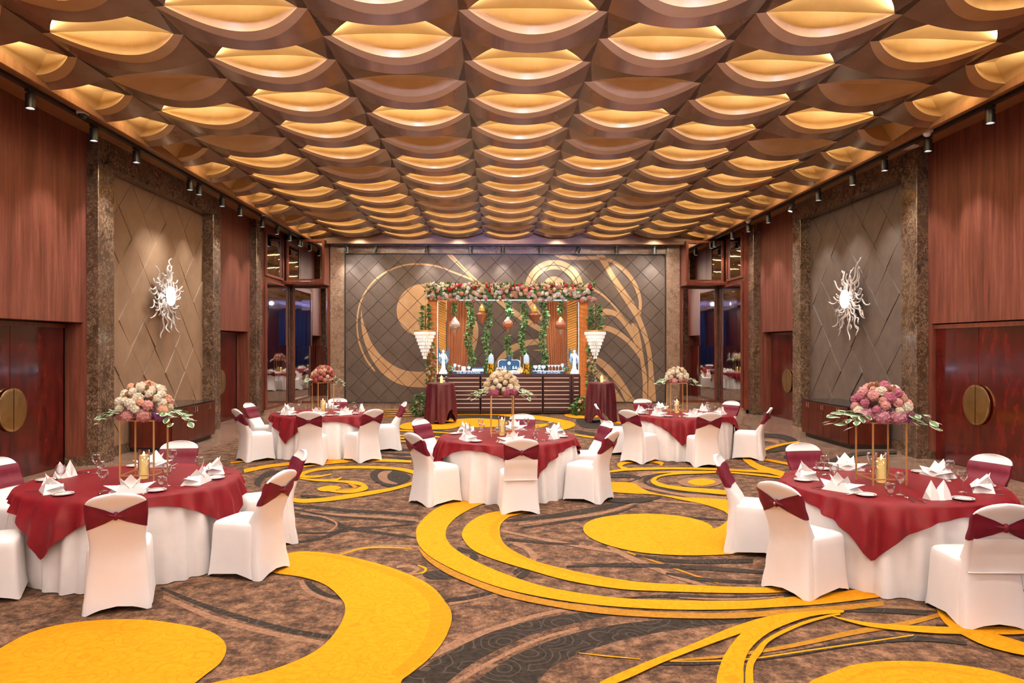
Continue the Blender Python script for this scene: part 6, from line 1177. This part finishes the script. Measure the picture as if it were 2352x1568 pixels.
def sculpture(s, X, Y, Z, label, seed):
    q = random.Random(seed); t = thing('sunburst_sculpture', label, 'wall sculpture', (X, Y, Z))
    b = MB(); b.lathe([(0, .0), (.19, .0), (.20, .01), (.195, .03), (.10, .045), (0, .05)], 32); make('disc', b, mat('disc_lit', (.9, .88, .85), .3, Emission_Color=(1, .97, .92), Emission_Strength=1.2), t, (s*.22, 0, 0), (0, s*pi/2, 0), smooth=True, angle=50)
    b = MB(); b.lathe([(0, -.215), (.09, -.215), (.09, -.2), (.05, -.19), (.05, 0)], 14); make('hub', b, M['chrome'], t, (s*.22, 0, 0), (0, s*pi/2, 0))
    for i in range(46):
        a = 2*pi*i/46+q.uniform(-.1, .1); L = q.uniform(.34, .80)*(1.08 if abs(sin(a)) > .6 else .85); amp = q.uniform(.028, .055); fr = q.uniform(1.3, 2.4); p0 = q.random()*6; off = q.uniform(.09, .17); lean = q.uniform(-.06, .10)
        pts = []
        for k in range(15):
            f = k/14; r = .10+L*f; w_ = amp*sin(fr*2*pi*f+p0)*min(1, f*3)
            pts.append((s*(off+lean*f*f+amp*.6*cos(fr*2*pi*f+p0)*f), r*cos(a)-w_*sin(a), r*sin(a)+w_*cos(a)))
        b = MB(); b.tube(pts, [.021-.008*(k/14) for k in range(15)], 7); make('tendril', b, M['blown_glass'], t, smooth=True)
sculpture(1, -6.88, 15.03, 3.01, 'glass sunburst sculpture with wavy tendrils on the warm taupe panel wall', 5); sculpture(-1, 7.69, 15.29, 2.985, 'glass sunburst sculpture with wavy tendrils on the grey panel wall', 8)
# ================================================================== WAITER standing behind the camera (seen in the mirror only)
def person(label, x, y, rz):
    t = thing('person', label, 'person', (x, y, .012), rz)
    J = {'pel': (0, 0, .95), 'sp': (0, 0, 1.15), 'ch': (0, .01, 1.36), 'nk': (0, 0, 1.50), 'hd': (0, -.01, 1.60), 'top': (0, -.005, 1.70)}
    V = []; R = []; E = []
    def add(p, r, par=None):
        V.append(p); R.append(r)
        if par is not None: E.append((par, len(V)-1))
        return len(V)-1
    pel = add(J['pel'], (.15, .11)); sp = add(J['sp'], (.14, .10), pel); ch = add(J['ch'], (.165, .115), sp); nk = add(J['nk'], (.055, .06), ch); hd = add(J['hd'], (.078, .095), nk); add(J['top'], (.055, .07), hd)
    for s in (-1, 1):
        sh = add((s*.17, .0, 1.42), (.058, .058), ch); el = add((s*.235, .03, 1.15), (.044, .044), sh); wr = add((s*.09, -.17, 1.06), (.03, .03), el); hnd = add((s*.03, -.20, 1.04), (.036, .022), wr)
        for k in range(4): f = add((-s*.02, -.212, 1.065-.018*k), (.010, .010), hnd); add((-s*.055, -.205, 1.055-.018*k), (.008, .008), f)
        th = add((s*.01, -.225, 1.07), (.010, .010), hnd); add((-s*.01, -.235, 1.085), (.008, .008), th)
        hip = add((s*.095, 0, .88), (.085, .09), pel); kn = add((s*.10, -.01, .48), (.058, .06), hip); an = add((s*.105, .02, .09), (.042, .045), kn); add((s*.115, -.13, .035), (.04, .03), an)
    me = bpy.data.meshes.new('body'); me.from_pydata(V, E, [])
    for nm, c in (('shirt', (.78, .78, .80)), ('trousers', (.02, .02, .025)), ('skin', (.35, .20, .14))): me.materials.append(mat('waiter_'+nm, c, .7))
    o = link('tmp', me); o.modifiers.new('s', 'SKIN'); sv = me.skin_vertices[0].data
    for i, r in enumerate(R): sv[i].radius = r
    sv[0].use_root = True
    sb = o.modifiers.new('ss', 'SUBSURF'); sb.levels = 2; sb.render_levels = 2
    bpy.context.view_layer.update()
    m2 = bpy.data.meshes.new_from_object(o.evaluated_get(bpy.context.evaluated_depsgraph_get())); bpy.data.objects.remove(o)
    for p in m2.polygons:
        c = p.center; p.use_smooth = True
        p.material_index = 2 if (c.z > 1.475 or (c.y < -.155 and .98 < c.z < 1.12)) else (1 if c.z < .98 else 0)
    link('body', m2, t)
    b = MB(); b.ball((0, .015, 1.635), .096, 14, 10, sz=1.12); b.v = [(px, py+(.035 if py < -.02 and pz < 1.66 else 0), pz) for px, py, pz in b.v]; make('hair', b, mat('waiter_hair', (.012, .01, .01), .5), t, smooth=True)
    b = MB()
    for s in (-1, 1): b.ball((s*.031, -.098, 1.615), .010, 8, 6)
    b.tube([(-.022, -.100, 1.553), (0, -.106, 1.551), (.022, -.100, 1.553)], .004, 5); b.tube([(0, -.098, 1.612), (0, -.120, 1.583)], [.006, .012], 6)
    make('face', b, mat('waiter_face', (.10, .05, .04), .5), t, smooth=True)
    for i in range(5):
        b = MB(); b.ball((0, -.112, 1.40-.075*i), .007, 6, 5); make('button', b, M['black'], t)
person('waiter in white shirt and black trousers standing with folded hands, reflected in the mirror', -1.9, -3.2, pi)
